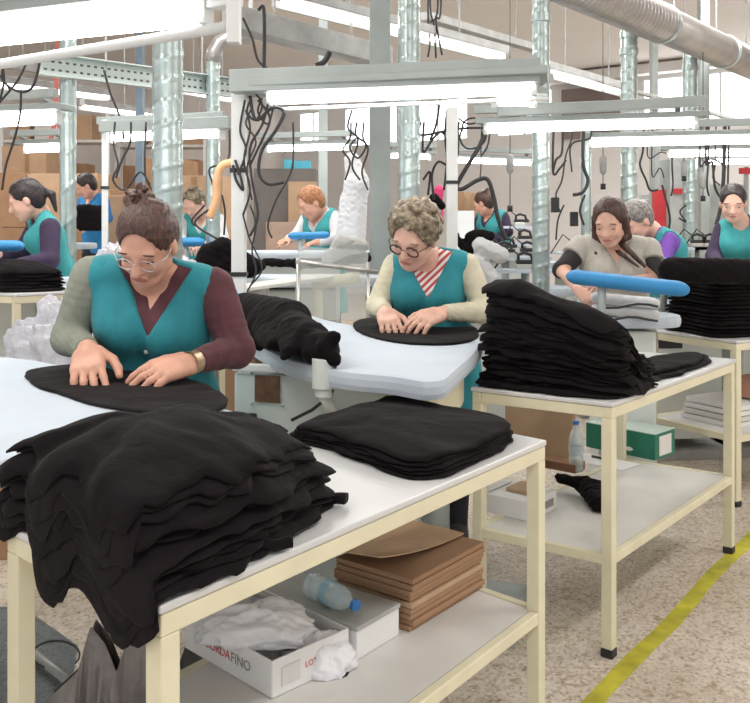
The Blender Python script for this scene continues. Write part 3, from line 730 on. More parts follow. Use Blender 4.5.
# cabinet front faces the camera
fc = D(325, 395, 3.32); yw = -.28
Mz = Matrix.Rotation(yw, 3, 'Z'); fx = Mz @ V((1, 0, 0)); fn = Mz @ V((0, -1, 0))
c_ = V((-.17, 3.50, 0))
m_ = MB(); m_.box((c_.x, c_.y, .56), (.66, .36, .66), Mz); cb = obj('cabinet', m_, M_machine, t2, bevel=.01); ORG[cb.name] = ORG[t2.name]
ff = c_ + fn * .182
def onf(x, z): return ff + fx * x + V((0, 0, z))
m_ = MB(); m_.beam(onf(-.24, .835), onf(-.14, .835), .012, .10); obj('sight_glass', m_, M_tapegap, cb)
for sx, sz in ((-.252, .893), (-.128, .893), (-.252, .777), (-.128, .777)):
    m_ = MB(); m_.ball(onf(sx, sz) + fn * .004, .006, 8, 6); obj('bolt', m_, M_silver, cb)
for z in (.68, .725):
    m_ = MB(); m_.beam(onf(-.27, z), onf(-.235, z), .03, .03); obj('switch', m_, M_dark, cb, bevel=.003)
m_ = MB(); m_.beam(onf(-.33, .912), onf(.33, .912), .03, .03); obj('top_rail', m_, M_white, cb, bevel=.006)
# vacuum chamber under the right of the board
vc = [(.0, 3.3), (.12, 3.05), (.22, 3.02), (.36, 3.4), (.30, 3.75), (.0, 3.7)]
obj('suction_hood', slab(vc, .915, .14), M_cream, t2)
m_ = MB(); m_.tube([(.24, 3.5, .05), (.24, 3.5, .78)], .05, 16); obj('pedestal', m_, M_steel, t2, smooth=True)
m_ = MB(); m_.box((.12, 3.5, .03), (.9, .45, .06), Mz); obj('base', m_, M_steel, t2, bevel=.01)
m_ = MB(); m_.box((-.17, 3.5, .15), (.5, .3, .18), Mz); obj('plinth', m_, M_steel, t2)
# cylinder holding the sleeve arm
pc = D(324, 358, 2.98)
m_ = MB(); m_.tube([pc + V((0, 0, -.10)), pc + V((0, 0, .0))], .040, 24); m_.tube([pc + V((0, 0, -.128)), pc + V((0, 0, -.10))], .030, 24); obj('arm_socket', m_, M_machine, t2, smooth=False, bevel=.003)
m_ = MB(); m_.tube([pc + V((0, 0, -.12)), pc + V((.02, .1, -.2)), V((-.02, 3.3, .7))], .022, 12); obj('arm_bracket', m_, M_machine, t2, smooth=True)
a_, b_ = D(235, 297, 3.85), D(325, 348, 3.02)
obj('sleeve_arm', pad_arm(a_, b_ , .05, .5), M_blue, t2, smooth=True)
hose = [D(333, 352, 2.95), D(336, 375, 2.95), D(331, 395, 2.98), D(312, 410, 3.02), D(292, 420, 3.08)]
m_ = MB(); m_.tube(hose, .006, 8); obj('hose', m_, M_cable, t2, smooth=True)
# garment drawn over the sleeve arm
g0, g1 = D(252, 318, 3.75), D(322, 345, 3.05)
gp = [cone(D(246, 313, 3.75), D(290, 322, 3.4), .085, .085, .03), cone(D(243, 318, 3.85), D(275, 326, 3.5), .088, .080, .03), cone(D(275, 326, 3.5), D(312, 340, 3.12), .095, .064, .03), cone(D(312, 342, 3.1), D(330, 350, 3.0), .055, .034, .02),
      cone(D(292, 334, 3.2), D(283, 359, 3.0), .055, .008, .03), cone(D(304, 340, 3.12), D(290, 350, 3.02), .050, .020, .03), cone(D(270, 332, 3.4), D(272, 344, 3.15), .06, .02, .03), cone(D(262, 330, 3.5), D(260, 338, 3.5), .06, .05, .03), cone(D(316, 343, 3.05), D(334, 338, 2.97), .040, .024, .02), cone(D(314, 352, 3.02), D(334, 358, 2.95), .040, .022, .02), cone(D(312, 350, 3.05), D(322, 366, 2.98), .03, .016, .02), cone(D(325, 348, 2.97), D(335, 361, 2.95), .028, .016, .02)]
cloth_blob('garment_on_sleeve_arm', gp, M_black, 'black garment pulled over the sleeve arm of the middle ironing table', amp=.0018)
# black cloth under the hands of the middle woman
def mapz(z0, p0=V((0, 0, 0))): return lambda a, b_, h: V((a, b_, z0 + h))
cl2 = [P(*q, .99) for q in ((352, 323), (364, 317), (385, 317), (420, 322), (470, 322), (484, 333), (470, 342), (425, 344), (385, 339), (360, 332))]
cc = sum(cl2, V((0, 0, 0))) / len(cl2)
garments([(p.x, p.y) for p in cl2], (cc.x, cc.y), 1, .02, lambda x, y, r_: .6 - .2 * min(r_, 1) ** 2, mapz(.98), 'black cloth laid flat under the hands of the woman with glasses and cream sleeves', None, rough=.02, seed=51, wr=.004, name='black_cloth')
cl1 = [P(*q, .97) for q in ((20, 372), (38, 366), (70, 362), (120, 362), (170, 372), (215, 386), (228, 402), (200, 413), (150, 412), (90, 403), (60, 392), (32, 384))]
cc = sum(cl1, V((0, 0, 0))) / len(cl1)
garments([(p.x, p.y) for p in cl1], (cc.x, cc.y), 1, .02, lambda x, y, r_: .6 - .2 * min(r_, 1) ** 2, mapz(.96), 'black cloth laid flat under the hands of the near woman in the teal apron', None, rough=.02, seed=52, wr=.006, name='black_cloth')

def lamp(p0, p1, label, hw=.10, tr=.028, rail=True, post=None, group='hanging work lamps', lift=0, posth=None, frontbar=False, endbox=False):
    t = thing('work_lamp', (p0 + p1) / 2, label, 'lamp', group); d = (p1 - p0).normalized(); z = V((0, 0, 1)); s_ = d.cross(z).normalized()
    m_ = MB(); m_.tube([p0, p1], tr, 14); obj('tube', m_, M_tube, t, smooth=True)
    m_ = MB(); e0, e1 = p0 - d * .06, p1 + d * .06; m_.beam(e0 + z * (tr + .022), e1 + z * (tr + .022), hw, .035)
    obj('housing', m_, M_steel, t, bevel=.006)
    for e in (p0, p1):
        m_ = MB(); m_.beam(e - d * .012, e + d * .012, .05, .075); obj('tube_holder', m_, M_white, t, bevel=.004)
    if rail:
        m_ = MB(); m_.beam(e0 + z * (tr + .085) + s_ * hw * .7, e1 + z * (tr + .085) + s_ * hw * .7, .04, .05); obj('carrying_rail', m_, M_steel, t, bevel=.004)
        for e in (.12, .88):
            c = e0.lerp(e1, e); m_ = MB(); m_.beam(c + z * (tr + .05) - s_ * .0, c + z * (tr + .075) + s_ * hw * .7, .03, .02); obj('bracket', m_, M_rail, t)
    if frontbar:
        m_ = MB(); m_.tube([e0 - z * (tr + .015) - s_ * .05, e1 - z * (tr + .015) - s_ * .05], .009, 10); obj('front_bar', m_, M_white, t, smooth=True)
    return t
def post(px, y, label, ytop_px, z0, w=.055, m=None, group=None, cat='post'):
    x = (px - CX) / FPX * y; z1 = HC - (ytop_px - HY) / FPX * y
    t = thing('station_post', (x, y, z0), label, cat, group)
    m_ = MB(); m_.beam((x, y, z0), (x, y, z1), w, w, up=V((0, 1, 0))); obj('upright', m_, m or M_white, t, bevel=.004)
    for k in range(3):
        zz = z0 + (z1 - z0) * (.35 + .22 * k); m_ = MB(); m_.box((x, y, zz), (w + .012, w + .012, .02)); obj('cable_tie', m_, M_dark, t)
    if z0 < .05: m_ = MB(); m_.box((x, y, z0 + .01), (w * 2.5, w * 2.5, .02)); obj('foot', m_, M_rail, t)
    return t
# lamps, nearest first
la = lamp(D(-130, 48, 3.05), D(206, 12, 2.50), 'brightest large lamp at the top left above the near woman', .19, .036, group=None, frontbar=False)
m_ = MB(); m_.tube([D(-120, 84, 3.0), D(226, 27, 2.45)], .0155, 12); obj('front_bar', m_, M_white, la, smooth=True)
m_ = MB(); m_.beam(D(234, 44, 2.42), D(234, -30, 2.42), .034, .045, up=V((0, 1, 0))); obj('end_bracket', m_, M_white, la, bevel=.003)
m_ = MB(); m_.beam(D(212, 4, 2.50), D(236, 0, 2.42), .05, .03); obj('end_arm', m_, M_white, la, bevel=.003)
m_ = MB(); m_.tube([D(44, 12, 2.8), up(D(44, 12, 2.8), 4.2)], .006, 8); obj('hanger', m_, M_rail, la)
l2 = lamp(D(270, 98, 4.10), D(534, 87, 3.86), 'long white lamp in a grey frame above the woman with glasses', .26, .031, group=None, frontbar=True, rail=False)
m_ = MB(); m_.beam(D(236, 84, 4.10), D(540, 73, 3.86), .20, .10); obj('crossbar', m_, M_steel, l2, bevel=.004)
post(239, 4.12, 'white post behind the near woman carrying the grey lamp frame and black cables', 72, 0, .062)
lamp(D(486, 129, 5.6), D(696, 123, 5.25), 'white lamp spanning in front of the spiral duct above the woman in the beige vest', .12, .026, group=None)
m_ = MB(); m_.beam(D(498, 112, 5.5), D(705, 101, 5.15), .06, .06); tag(obj('crossbar', m_, M_steel, bevel=.004), 'long grey steel crossbar just above the lamp over the beige vest woman', 'steel bar')
post(452, 5.5, 'white post with bundled cables to the right of the curly haired woman', 108, 0, .065)
lamp(D(590, 143, 6.4), D(790, 139, 6.1), 'bright lamp ending at the right edge below the clerestory windows', .14, .028, group=None)
lamp(D(668, 154, 7.6), D(800, 152, 7.3), 'smaller lamp just under the bright one near the right edge', .14, .026, group=None)
lamp(D(705, 162, 8.9), D(800, 161, 8.6), 'lowest and farthest lamp at the right edge', .12, .026, group=None)
lamp(D(112, 138, 6.1), D(222, 134, 5.8), 'white lamp behind the widest spiral duct on the left', .10, .024, group=None, frontbar=False)
m_ = MB(); m_.beam(D(103, 127, 6.0), D(232, 123, 5.7), .1, .075); tag(obj('crossbar', m_, M_steel, bevel=.004), 'grey crossbar over the lamp behind the widest spiral duct', 'steel bar')
post(105, 6.0, 'slim white post left of the near woman supporting the grey crossbar', 120, 0, .036)
lamp(D(-60, 123, 5.2), D(58, 118, 5.0), 'wide lamp at the left edge above the ponytailed woman', .16, .036, group=None)
lamp(D(26, 149, 7.2), D(62, 148, 7.1), 'short lamp under the wide one at the left edge', .14, .03, group=None)
lamp(D(268, 149, 8.0), D(350, 147, 7.8), 'distant lamp above the ginger haired woman', .12, .024, group=None)
lamp(D(390, 156, 8.8), D(430, 157, 8.8), 'short distant lamp behind the middle spiral duct', .10, .022, group=None)
lamp(D(452, 160, 9.3), D(531, 163, 9.4), 'distant lamp between the cable post and the tall spiral duct', .12, .026, group=None)
lamp(D(495, 101, 5.0), D(533, 101, 5.1), 'short bright lamp stub just left of the tall spiral duct', .14, .03, group=None)
# high trunking along the room
def trunk(p0, p1, label, w=.10, tube=True, h=.07, gap=.0, segs=1, hang=True):
    t = thing('light_trunking', (p0 + p1) / 2, label, 'ceiling light' if tube else 'cable trunking'); d = (p1 - p0).normalized(); z = V((0, 0, 1)); s_ = d.cross(z).normalized()
    m_ = MB(); m_.beam(p0, p1, w, h); obj('rail', m_, M_rail, t, bevel=.006)
    if tube:
        for i in range(segs):
            a, b_ = p0.lerp(p1, (i + .03) / segs), p0.lerp(p1, (i + .97) / segs)
            m_ = MB(); m_.tube([a - z * (h / 2 + .022), b_ - z * (h / 2 + .022)], .024, 10); obj('tube', m_, M_strip, t, smooth=True)
        m_ = MB(); m_.beam(p0 - z * (h / 2 + .03) - s_ * w * .6, p1 - z * (h / 2 + .03) - s_ * w * .6, .02, .05); obj('reflector_edge', m_, M_rail, t)
    if hang:
        L = (p1 - p0).length
        for i in range(2):
            c = p0.lerp(p1, (i + .5) / 2); m_ = MB(); m_.tube([c + z * h / 2, up(c, 4.2)], .007, 8); obj('hanger', m_, M_rail, t)
    return t
trunk(D(280, -8, 6.1), D(505, 51, 8.0), 'bright ceiling light row running behind the middle spiral duct', .13, segs=3)
trunk(D(540, 64, 8.3), D(628, 88, 9.8), 'bright ceiling light row continuing right of the tall spiral duct', .12, segs=1)
trunk(D(425, 16, 7.4), D(540, 50, 9.1), 'dark ceiling rail above the bright light row', .10, tube=False, h=.07)
trunk(D(230, 18, 5.7), D(385, 58, 6.9), 'thick grey ceiling trunking crossing behind the lamp frame', .16, tube=False, h=.15)
trunk(D(-10, 78, 9.0), D(110, 93, 10.2), 'thin bright ceiling light row at the far left', .10, segs=2)
trunk(D(82, 102, 10.5), D(232, 122, 12.5), 'thin bright ceiling light row seen past the widest spiral duct', .10, segs=3)
trunk(D(-10, 62, 8.2), D(62, 74, 8.9), 'dark ceiling rail at the far left', .10, tube=False)
trunk(D(178, 83, 8.6), D(236, 94, 9.2), 'short bright ceiling light row left of the cable post', .08, segs=1)
trunk(D(560, 70, 8.6), D(735, 120, 12), 'thin rail descending past the windows', .05, tube=False, h=.04, hang=False)
# perforated tray
t = thing('perforated_tray', D(145, 70, 6.8), 'galvanised perforated cable tray crossing the top left of the hall', 'cable tray')
pa, pb = D(38, 64, 6.15), D(236, 89, 7.45); d = (pb - pa).normalized(); s_ = d.cross(V((0, 0, 1))).normalized()
mch = MB(); m_ = mch; m_.beam(pa, pb, .012, .15); m_.beam(pa + V((0, 0, .075)) - s_ * -.03, pb + V((0, 0, .075)) - s_ * -.03, .07, .008); m_.beam(pa - V((0, 0, .075)) + s_ * .03, pb - V((0, 0, .075)) + s_ * .03, .07, .008)
L_ = (pb - pa).length; k = 0
sd = -1 if s_.y > 0 else 1
nb = len(m_.f)
while k * .055 < L_ - .1:
    c = pa + d * (.05 + k * .055) + s_ * sd * .0075
    for zz in (.028, -.028): m_.beam(c + V((0, 0, zz)) - d * .012, c + V((0, 0, zz)) + d * .012, .002, .014)
    k += 1
h_ = obj('channel', m_, [M_tray, M_hole], t)
for i_, p_ in enumerate(h_.data.polygons): p_.material_index = 1 if i_ >= nb else 0
for f_ in (.3, .8):
    c = pa.lerp(pb, f_); m_ = MB(); m_.tube([c, up(c, 4.2)], .008, 8); obj('hanger', m_, M_rail, t)

# ================================================================= ducts
def spiral(x, y, r, z0, z1, pitch=.09, n=32, tilt=0):
    rows = int((z1 - z0) / .012); vs = []; fs = []
    for j in range(rows + 1):
        z = z0 + (z1 - z0) * j / rows
        for k in range(n):
            a = 2 * math.pi * k / n; fr = (z / pitch - k / n) % 1.0; rr = r + (.0032 if fr < .16 else 0) ; vs.append(V((x + rr * math.cos(a) + tilt * (z - z0), y + rr * math.sin(a), z)))
    m_ = MB(); m_.v = vs; m_.f = [(j * n + k, j * n + (k + 1) % n, (j + 1) * n + (k + 1) % n, (j + 1) * n + k) for j in range(rows) for k in range(n)]; return m_
def duct(px, y, dpx, label, top=4.2, pitch=.09, tilt=0, bottom=0.0, collars=(), name='spiral_duct'):
    x = (px - CX) / FPX * y; r = dpx / FPX * y / 2; t = thing(name, (x, y, 0), label, 'duct')
    obj('pipe', spiral(x, y, r, bottom, top, pitch, tilt=tilt), M_galv, t, smooth=True)
    for zp in collars:
        z = HC - (zp - HY) / FPX * y; m_ = MB(); xx = x + tilt * (z - bottom); m_.tube([(xx, y, z - .03), (xx, y, z + .03)], r + .009, 28); obj('collar', m_, M_galv, t, smooth=False, bevel=.003)
    m_ = MB(); m_.tube([(x, y, bottom), (x, y, bottom + .03)], r + .04, 28); obj('floor_flange', m_, M_rail, t)
    return t
duct(166, 4.6, 30, 'widest spiral steel duct standing right behind the near woman', pitch=.11, tilt=.004)
duct(68, 6.4, 16, 'plain pale steel duct between the ponytailed woman and the near woman', pitch=.25)
duct(409, 5.6, 22, 'spiral steel duct directly behind the curly haired woman', pitch=.10, collars=())
duct(541, 5.9, 17, 'tall spiral steel duct left of the woman in the beige vest', pitch=.10, collars=(18, 72))
duct(629, 7.7, 16, 'spiral steel duct joining the big overhead duct, right of the brunette', top=3.12, pitch=.10, collars=(35, 52))
duct(690, 8.8, 14, 'spiral steel duct joining the far part of the big overhead duct', top=3.14, pitch=.10, collars=(68,))
duct(586, 7.0, 10, 'thin steel pipe between the tall spiral duct and the brunette', top=2.3, pitch=.2)
# elbowed duct
x, y = (213 - CX) / FPX * 7.2, 7.2; t = thing('elbow_duct', (x, y, 0), 'thin steel duct with a curved elbow at its top behind the widest duct', 'duct')
zt_ = HC - (62 - HY) / FPX * y; obj('pipe', spiral(x, y, .055, 0, zt_, .1), M_galv, t, smooth=True)
m_ = MB(); m_.tube([V((x, y, zt_)), V((x + .01, y, zt_ + .08)), V((x + .06, y, zt_ + .16)), V((x + .14, y, zt_ + .20)), V((x + .30, y, zt_ + .21))], .062, 18); obj('elbow', m_, M_galvbig, t, smooth=True)
m_ = MB(); m_.tube([V((x + .3, y, zt_ + .21)), V((x + .3, y + .01, 4.2))], .02, 8); obj('hanger', m_, M_rail, t)
# big overhead duct
o0, o1 = D(560, -22, 6.15), D(782, 78, 10.6); d = (o1 - o0).normalized(); t = thing('overhead_duct', (o0 + o1) / 2, 'big round overhead steel duct crossing the top right corner', 'duct')
rr = .155; sp_ = o0.lerp(o1, .33)
pts, rs = [], []
L_ = (sp_ - o0).length; k = 0
while k * .012 < L_: pts.append(o0 + d * k * .012); rs.append(rr + (.010 if (k % 6) in (0, 1) else 0)); k += 1
m_ = MB(); m_.tube(pts, rr, 36, rs=rs); obj('ribbed_section', m_, M_galvbig, t, smooth=True)
m_ = MB(); m_.tube([sp_, o1 + d * 1.5], rr, 36); obj('smooth_section', m_, M_galvbig, t, smooth=True)
for f_ in (.33, .62, .85):
    c = o0.lerp(o1, f_); m_ = MB(); m_.tube([c - d * .03, c + d * .03], rr + .012, 36); obj('joint_band', m_, M_galv, t, bevel=.003)
for f_ in (.38, .58, .75):
    c = o0.lerp(o1, f_); m_ = MB(); m_.tube([c + V((0, 0, rr)), up(c, 4.2)], .008, 8); obj('hanger', m_, M_rail, t)
# square columns
def column(px, y, wpx, label, top=4.2, m=None, flange=True, bottom=0):
    x = (px - CX) / FPX * y; w = wpx / FPX * y; t = thing('steel_column', (x, y, bottom), label, 'column')
    m_ = MB(); m_.box((x, y, (bottom + top) / 2), (w, .02, top - bottom)); m_.box((x + w * .3, y + .07, (bottom + top) / 2), (.012, .13, top - bottom)); m_.box((x - w * .3, y + .07, (bottom + top) / 2), (.012, .13, top - bottom)); obj('profile', m_, m or M_steel, t, bevel=.003)
    m_ = MB(); m_.box((x, y + .05, bottom + .01), (w * 1.6, .3, .02)); obj('base_plate', m_, M_rail, t)
    return t
column(380, 6.2, 21, 'grey square steel column beside the curly haired woman')
column(323, 8.4, 9, 'slim grey steel column behind the ginger haired woman')
column(705, 9.2, 9, 'slim grey steel column at the right, behind the woman in the green smock')
column(139, 9.5, 7, 'thin blue grey column seen left of the widest spiral duct', m=mat('blue_grey_paint', (.22, .30, .38), .5))
column(655, 10.5, 6, 'thin far column beside the red extinguisher box')
for px, y in ((24, 7.8), (36, 9.5), (124, 9.0)):
    pass
# ================================================================= things on the shelves of the front table
def obox(name, c, ux, sx, sy, z0, z1, m, label=None, cat=None, group=None, bevel=.002, parent=None):
    ux = V((ux[0], ux[1], 0)).normalized(); m_ = MB(); m_.beam(V((c[0], c[1], (z0 + z1) / 2)) - ux * sx / 2, V((c[0], c[1], (z0 + z1) / 2)) + ux * sx / 2, sy, z1 - z0)
    o = obj(name, m_, m, parent, bevel=bevel)
    if label: tag(o, label, cat, group)
    return o
ZS = TA.zs
def text(s_, size, mtl, origin, xd, yd, parent, name='lettering', depth=.0004):
    cu = bpy.data.curves.new('t', 'FONT'); cu.body = s_; cu.size = size; cu.extrude = depth; cu.align_x = 'CENTER'; cu.align_y = 'CENTER'
    to = bpy.data.objects.new('t', cu); COL.objects.link(to); dg = bpy.context.evaluated_depsgraph_get()
    me = bpy.data.meshes.new_from_object(to.evaluated_get(dg)); bpy.data.objects.remove(to)
    xd, yd = V(xd).normalized(), V(yd).normalized(); zd = xd.cross(yd); M = Matrix((xd, yd, zd)).transposed()
    m_ = MB(); m_.v = [M @ v.co + V(origin) for v in me.vertices]; m_.f = [tuple(p.vertices) for p in me.polygons]
    return obj(name, m_, mtl, parent)
# shoe-box like tray with tissue: corners read on the shelf
f0, f1, f2 = P(272, 699, ZS), P(186, 648, ZS), P(345, 668, ZS)   # near corner, left, right
ua = (f1 - f0).normalized(); va = V((f2 - f0)).normalized(); va = (va - ua * va.dot(ua)).normalized(); la_, lb = (f1 - f0).length, .24
hB = .085
t = thing('carton_tray', (f0 + ua * la_ / 2 + va * lb / 2), 'open white carton tray with red and grey lettering, filled with white tissue', 'box')
def wall(a, b_, parent, m=M_paper, nm='side'):
    m_ = MB(); m_.beam(a + V((0, 0, hB / 2 + .002)), b_ + V((0, 0, hB / 2 + .002)), .004, hB); return obj(nm, m_, m, parent)
q = [f0, f0 + ua * la_, f0 + ua * la_ + va * lb, f0 + va * lb]
w0 = wall(q[0], q[1], t); wall(q[1], q[2], t); wall(q[2], q[3], t); w3 = wall(q[3], q[0], t)
ORG[w0.name] = ORG[t.name]; ORG[w3.name] = ORG[t.name]
m_ = MB(); m_.prism([p for p in q], ZS + .001, ZS + .004); obj('bottom', m_, M_paper, t)
text('CORDA', .030, M_redtxt, f0 + ua * la_ * .60 - va * .0032 + V((0, 0, .045)), -ua, (0, 0, 1), w0)
text('FINO', .034, M_greytxt, f0 + ua * la_ * .33 - va * .0032 + V((0, 0, .045)), -ua, (0, 0, 1), w0)
m_ = MB(); c = f0 + va * .055 - ua * .0032 + V((0, 0, .042)); m_.beam(c - va * .028, c + va * .028, .0008, .045); obj('label', m_, M_shelf, w3)
text('LOTE 24', .020, M_redtxt, f0 + va * .135 - ua * .0032 + V((0, 0, .045)), va, (0, 0, 1), w3)
# tissue heap in tray and over it
def crumple(name, ctr, rad, m, label, cat, seed=0, parent=None, h=.007, amp=1, n=16, group=None, fq=1.0):
    
    sd = V((seed * 3.7, seed * 1.3, 0)); NT, NP = 150, 56; vs = []
    def ridge(p): return (1 - abs(noise.noise(p)) * 2) * .6 + (1 - abs(noise.noise(p * 2.1 + sd)) * 2) * .28 + (1 - abs(noise.noise(p * 4.3)) * 2) * .14
    for a_ in range(NP + 1):
        ph = math.pi * a_ / NP
        for b_ in range(NT):
            th = 2 * math.pi * b_ / NT; n_ = V((math.sin(ph) * math.cos(th), math.sin(ph) * math.sin(th), math.cos(ph)))
            k_ = (.86 + .26 * amp * ridge(n_ * 1.7 * fq + sd)) * (1 + .18 * noise.noise(V((math.cos(th) * 1.5, math.sin(th) * 1.5, seed + 5))))
            vs.append(V((ctr[0] + n_.x * rad[0] * k_, ctr[1] + n_.y * rad[1] * k_, max(ctr[2] + .001, ctr[2] + rad[2] * .15 + n_.z * rad[2] * .85 * k_))))
    m_ = MB(); m_.v = vs; m_.f = [(a_ * NT + b_, (a_ + 1) * NT + b_, (a_ + 1) * NT + (b_ + 1) % NT, a_ * NT + (b_ + 1) % NT) for a_ in range(NP) for b_ in range(NT)]
    o = obj(name, m_, m, parent, smooth=True)
    if parent is None: tag(o, label, cat, group)
    return o
c = f0 + ua * la_ * .5 + va * lb * .5
cr = crumple('tissue_paper', (c.x, c.y, ZS + .006), (.11, .10, .07), M_tissue, 'crumpled white tissue lying in the lettered carton tray', 'tissue', seed=3)
c2 = P(258, 628, ZS + .09)
crumple('plastic_bag', (c2.x, c2.y, ZS + .075), (.15, .09, .075), M_tissue, 'thin white plastic bag spilling over the carton tray towards the white box', 'bag', seed=8, h=.006)
c2 = P(318, 650, ZS + .04)
crumple('plastic_bag', (c2.x, c2.y, ZS + .0), (.095, .07, .085), M_tissue, 'small upright white plastic bag between carton tray and white box', 'bag', seed=9, h=.006)
# long white box with grey lid: lid corners
ZB = ZS + .085
g0, g1, g2 = P(357, 627, ZB), P(399, 603, ZB), P(312, 592, ZB)
ub = (g1 - g0).normalized(); lb_ = (g1 - g0).length; vb_ = U.copy() * 0 + V((-ub.y, ub.x, 0)); L2 = .42
t = thing('paper_box', g0 + ub * .1 + vb_ * .2, 'flat white box with grey lid under the water bottle', 'box')
c = g0 + ub * lb_ / 2 + vb_ * L2 / 2
obox('carton', c, ub, lb_, L2, ZS + .001, ZB - .012, M_paper, parent=t); obox('lid', c, ub, lb_ + .006, L2 + .006, ZB - .012, ZB, mat('grey_lid', (.42, .42, .40), .6), parent=t)
# water bottle lying on it
def bottle(name, base, d, L, r, label, capm=M_bluecap, labm=None):
    t = thing(name, base, label, 'bottle'); d = V(d).normalized(); prof = [(0, .7), (.02, 1), (.10, 1), (.12, .93), (.14, 1), (.30, 1), (.32, .92), (.34, 1), (.55, 1), (.66, .96), (.78, .72), (.87, .36), (.93, .34)]
    m_ = MB(); m_.tube([base + d * L * p for p, _ in prof], r, 24, rs=[r * q for _, q in prof]); obj('body', m_, M_clear, t, smooth=True)
    m_ = MB(); m_.tube([base + d * L * p for p in (.93, .935, .995, 1.0)], r, 20, rs=[r * .40, r * .45, r * .45, r * .40]); obj('cap', m_, capm, t, smooth=False)
    m_ = MB(); m_.tube([base + d * L * p for p in (.36, .52)], r * 1.012, 24, cap=False); obj('label', m_, labm or M_cyan, t, smooth=True); return t
e0, e1 = D(311, 579, 1.98), D(353, 607, 1.86); e0.z = ZB + .034; e1.z = ZB + .034
e0, e1 = P(311, 584, ZB + .033), P(357, 606, ZB + .033)
bottle('water_bottle', e0, e1 - e0, (e1 - e0).length, .033, 'clear water bottle with blue cap lying on the grey lidded box', labm=mat('blue_white_label', (.25, .42, .50), .4))
# cardboard sleeves stack
ZC = ZS + .15
h0, h1 = P(411, 634, ZS), P(484, 589, ZS); uc = (h1 - h0).normalized(); Lc = (h1 - h0).length; vc_ = V((-uc.y, uc.x, 0)); wc = .27
zz = ZS + .001; rg = random.Random(2)
for k in range(9):
    hh = .0155; c = h0 + uc * Lc / 2 + vc_ * (wc / 2 + rg.uniform(-.006, .006)) + uc * rg.uniform(-.004, .004)
    obox('cardboard_sheet', c, uc, Lc - rg.uniform(0, .01), wc, zz, zz + hh - .001, M_card if k not in (4,) else M_cardl, 'brown folded cardboard sleeve in the stack on the front table shelf', 'cardboard', 'cardboard sleeves on the front shelf', bevel=.003); zz += hh
    if k == 4: zz += .003
c = h0 + uc * Lc * .5 + vc_ * wc * .62
m_ = MB(); vs = []; N_ = 10
for i in range(N_ + 1):
    for j in range(2):
        for lay in (0, 1):
            p = h0 + uc * (Lc * (1.0 - 1.12 * i / N_)) + vc_ * (.07 + j * (wc - .03)) - vc_ * .00; zt2 = zz + .006 + .05 * (i / N_) ** 2 * (1 - .5 * j) + lay * .004
            vs.append(V((p.x, p.y, zt2)))
m_.v = vs
for i in range(N_):
    a = i * 4; b_ = a + 4; m_.f += [(a, a + 2, b_ + 2, b_), (a + 1, b_ + 1, b_ + 3, a + 3), (a, b_, b_ + 1, a + 1), (a + 2, a + 3, b_ + 3, b_ + 2)]
m_.f += [(0, 1, 3, 2), (N_ * 4, N_ * 4 + 2, N_ * 4 + 3, N_ * 4 + 1)]
tag(obj('cardboard_sheet', m_, M_cardl), 'loose light cardboard sheet bent up on top of the brown sleeve stack', 'cardboard')
# grey plastic bag on the floor under the near end
sil = [(38, 745, 1.98), (52, 694, 1.97), (80, 668, 1.99), (93, 622, 2.05), (108, 640, 2.03), (119, 668, 2.0), (128, 640, 2.06), (150, 630, 2.1), (166, 668, 2.08), (185, 760, 2.08)]
vs = []; NS, NR = 72, 14
for side_ in (0, 1):
    for j_ in range(NR + 1):
        t_ = j_ / NR
        for i_ in range(NS):
            x_ = i_ / (NS - 1) * (len(sil) - 1); a_ = min(int(x_), len(sil) - 2); p = D(*sil[a_]).lerp(D(*sil[a_ + 1]), x_ - a_)
            off = (.02 + .13 * t_ ** .6) * math.sin(math.pi * min(max(i_ / (NS - 1), .0), 1)) ** .5
            n_ = (abs(noise.noise(V((i_ * .16, t_ * 2.2, 4.0 + side_))))) * .07 * min(1, t_ * 3)
            vs.append(V((p.x + .02 * noise.noise(V((i_ * .2, t_ * 3, 9))) * t_, p.y + (off - n_) * (1 if side_ else -1), .002 + (p.z - .002) * (1 - t_))))
m_ = MB(); m_.v = vs; o_ = (NR + 1) * NS
for j_ in range(NR):
    for i_ in range(NS - 1):
        a_ = j_ * NS + i_; m_.f += [(a_, a_ + NS, a_ + NS + 1, a_ + 1), (o_ + a_, o_ + a_ + 1, o_ + a_ + NS + 1, o_ + a_ + NS)]
    for i_ in (0, NS - 1): a_ = j_ * NS + i_; q_ = (a_, a_ + NS, o_ + a_ + NS, o_ + a_); m_.f.append(q_ if i_ else q_[::-1])
tag(obj('carrier_bag', m_, M_bag, smooth=True), 'dark grey plastic bag with pointed folds on the floor under the near table end', 'bag')
m_ = MB(); pts = [D(75, 655, 1.9) + V((.05 * math.cos(a) - .04, 0, .03 * math.sin(a) - .0)) for a in np.linspace(-.6, 4.2, 16)]; m_.tube(pts, .0022, 6); tag(obj('bag_drawstring', m_, M_cable, smooth=True), 'thin loop of wire beside the dark grey bag', 'wire')
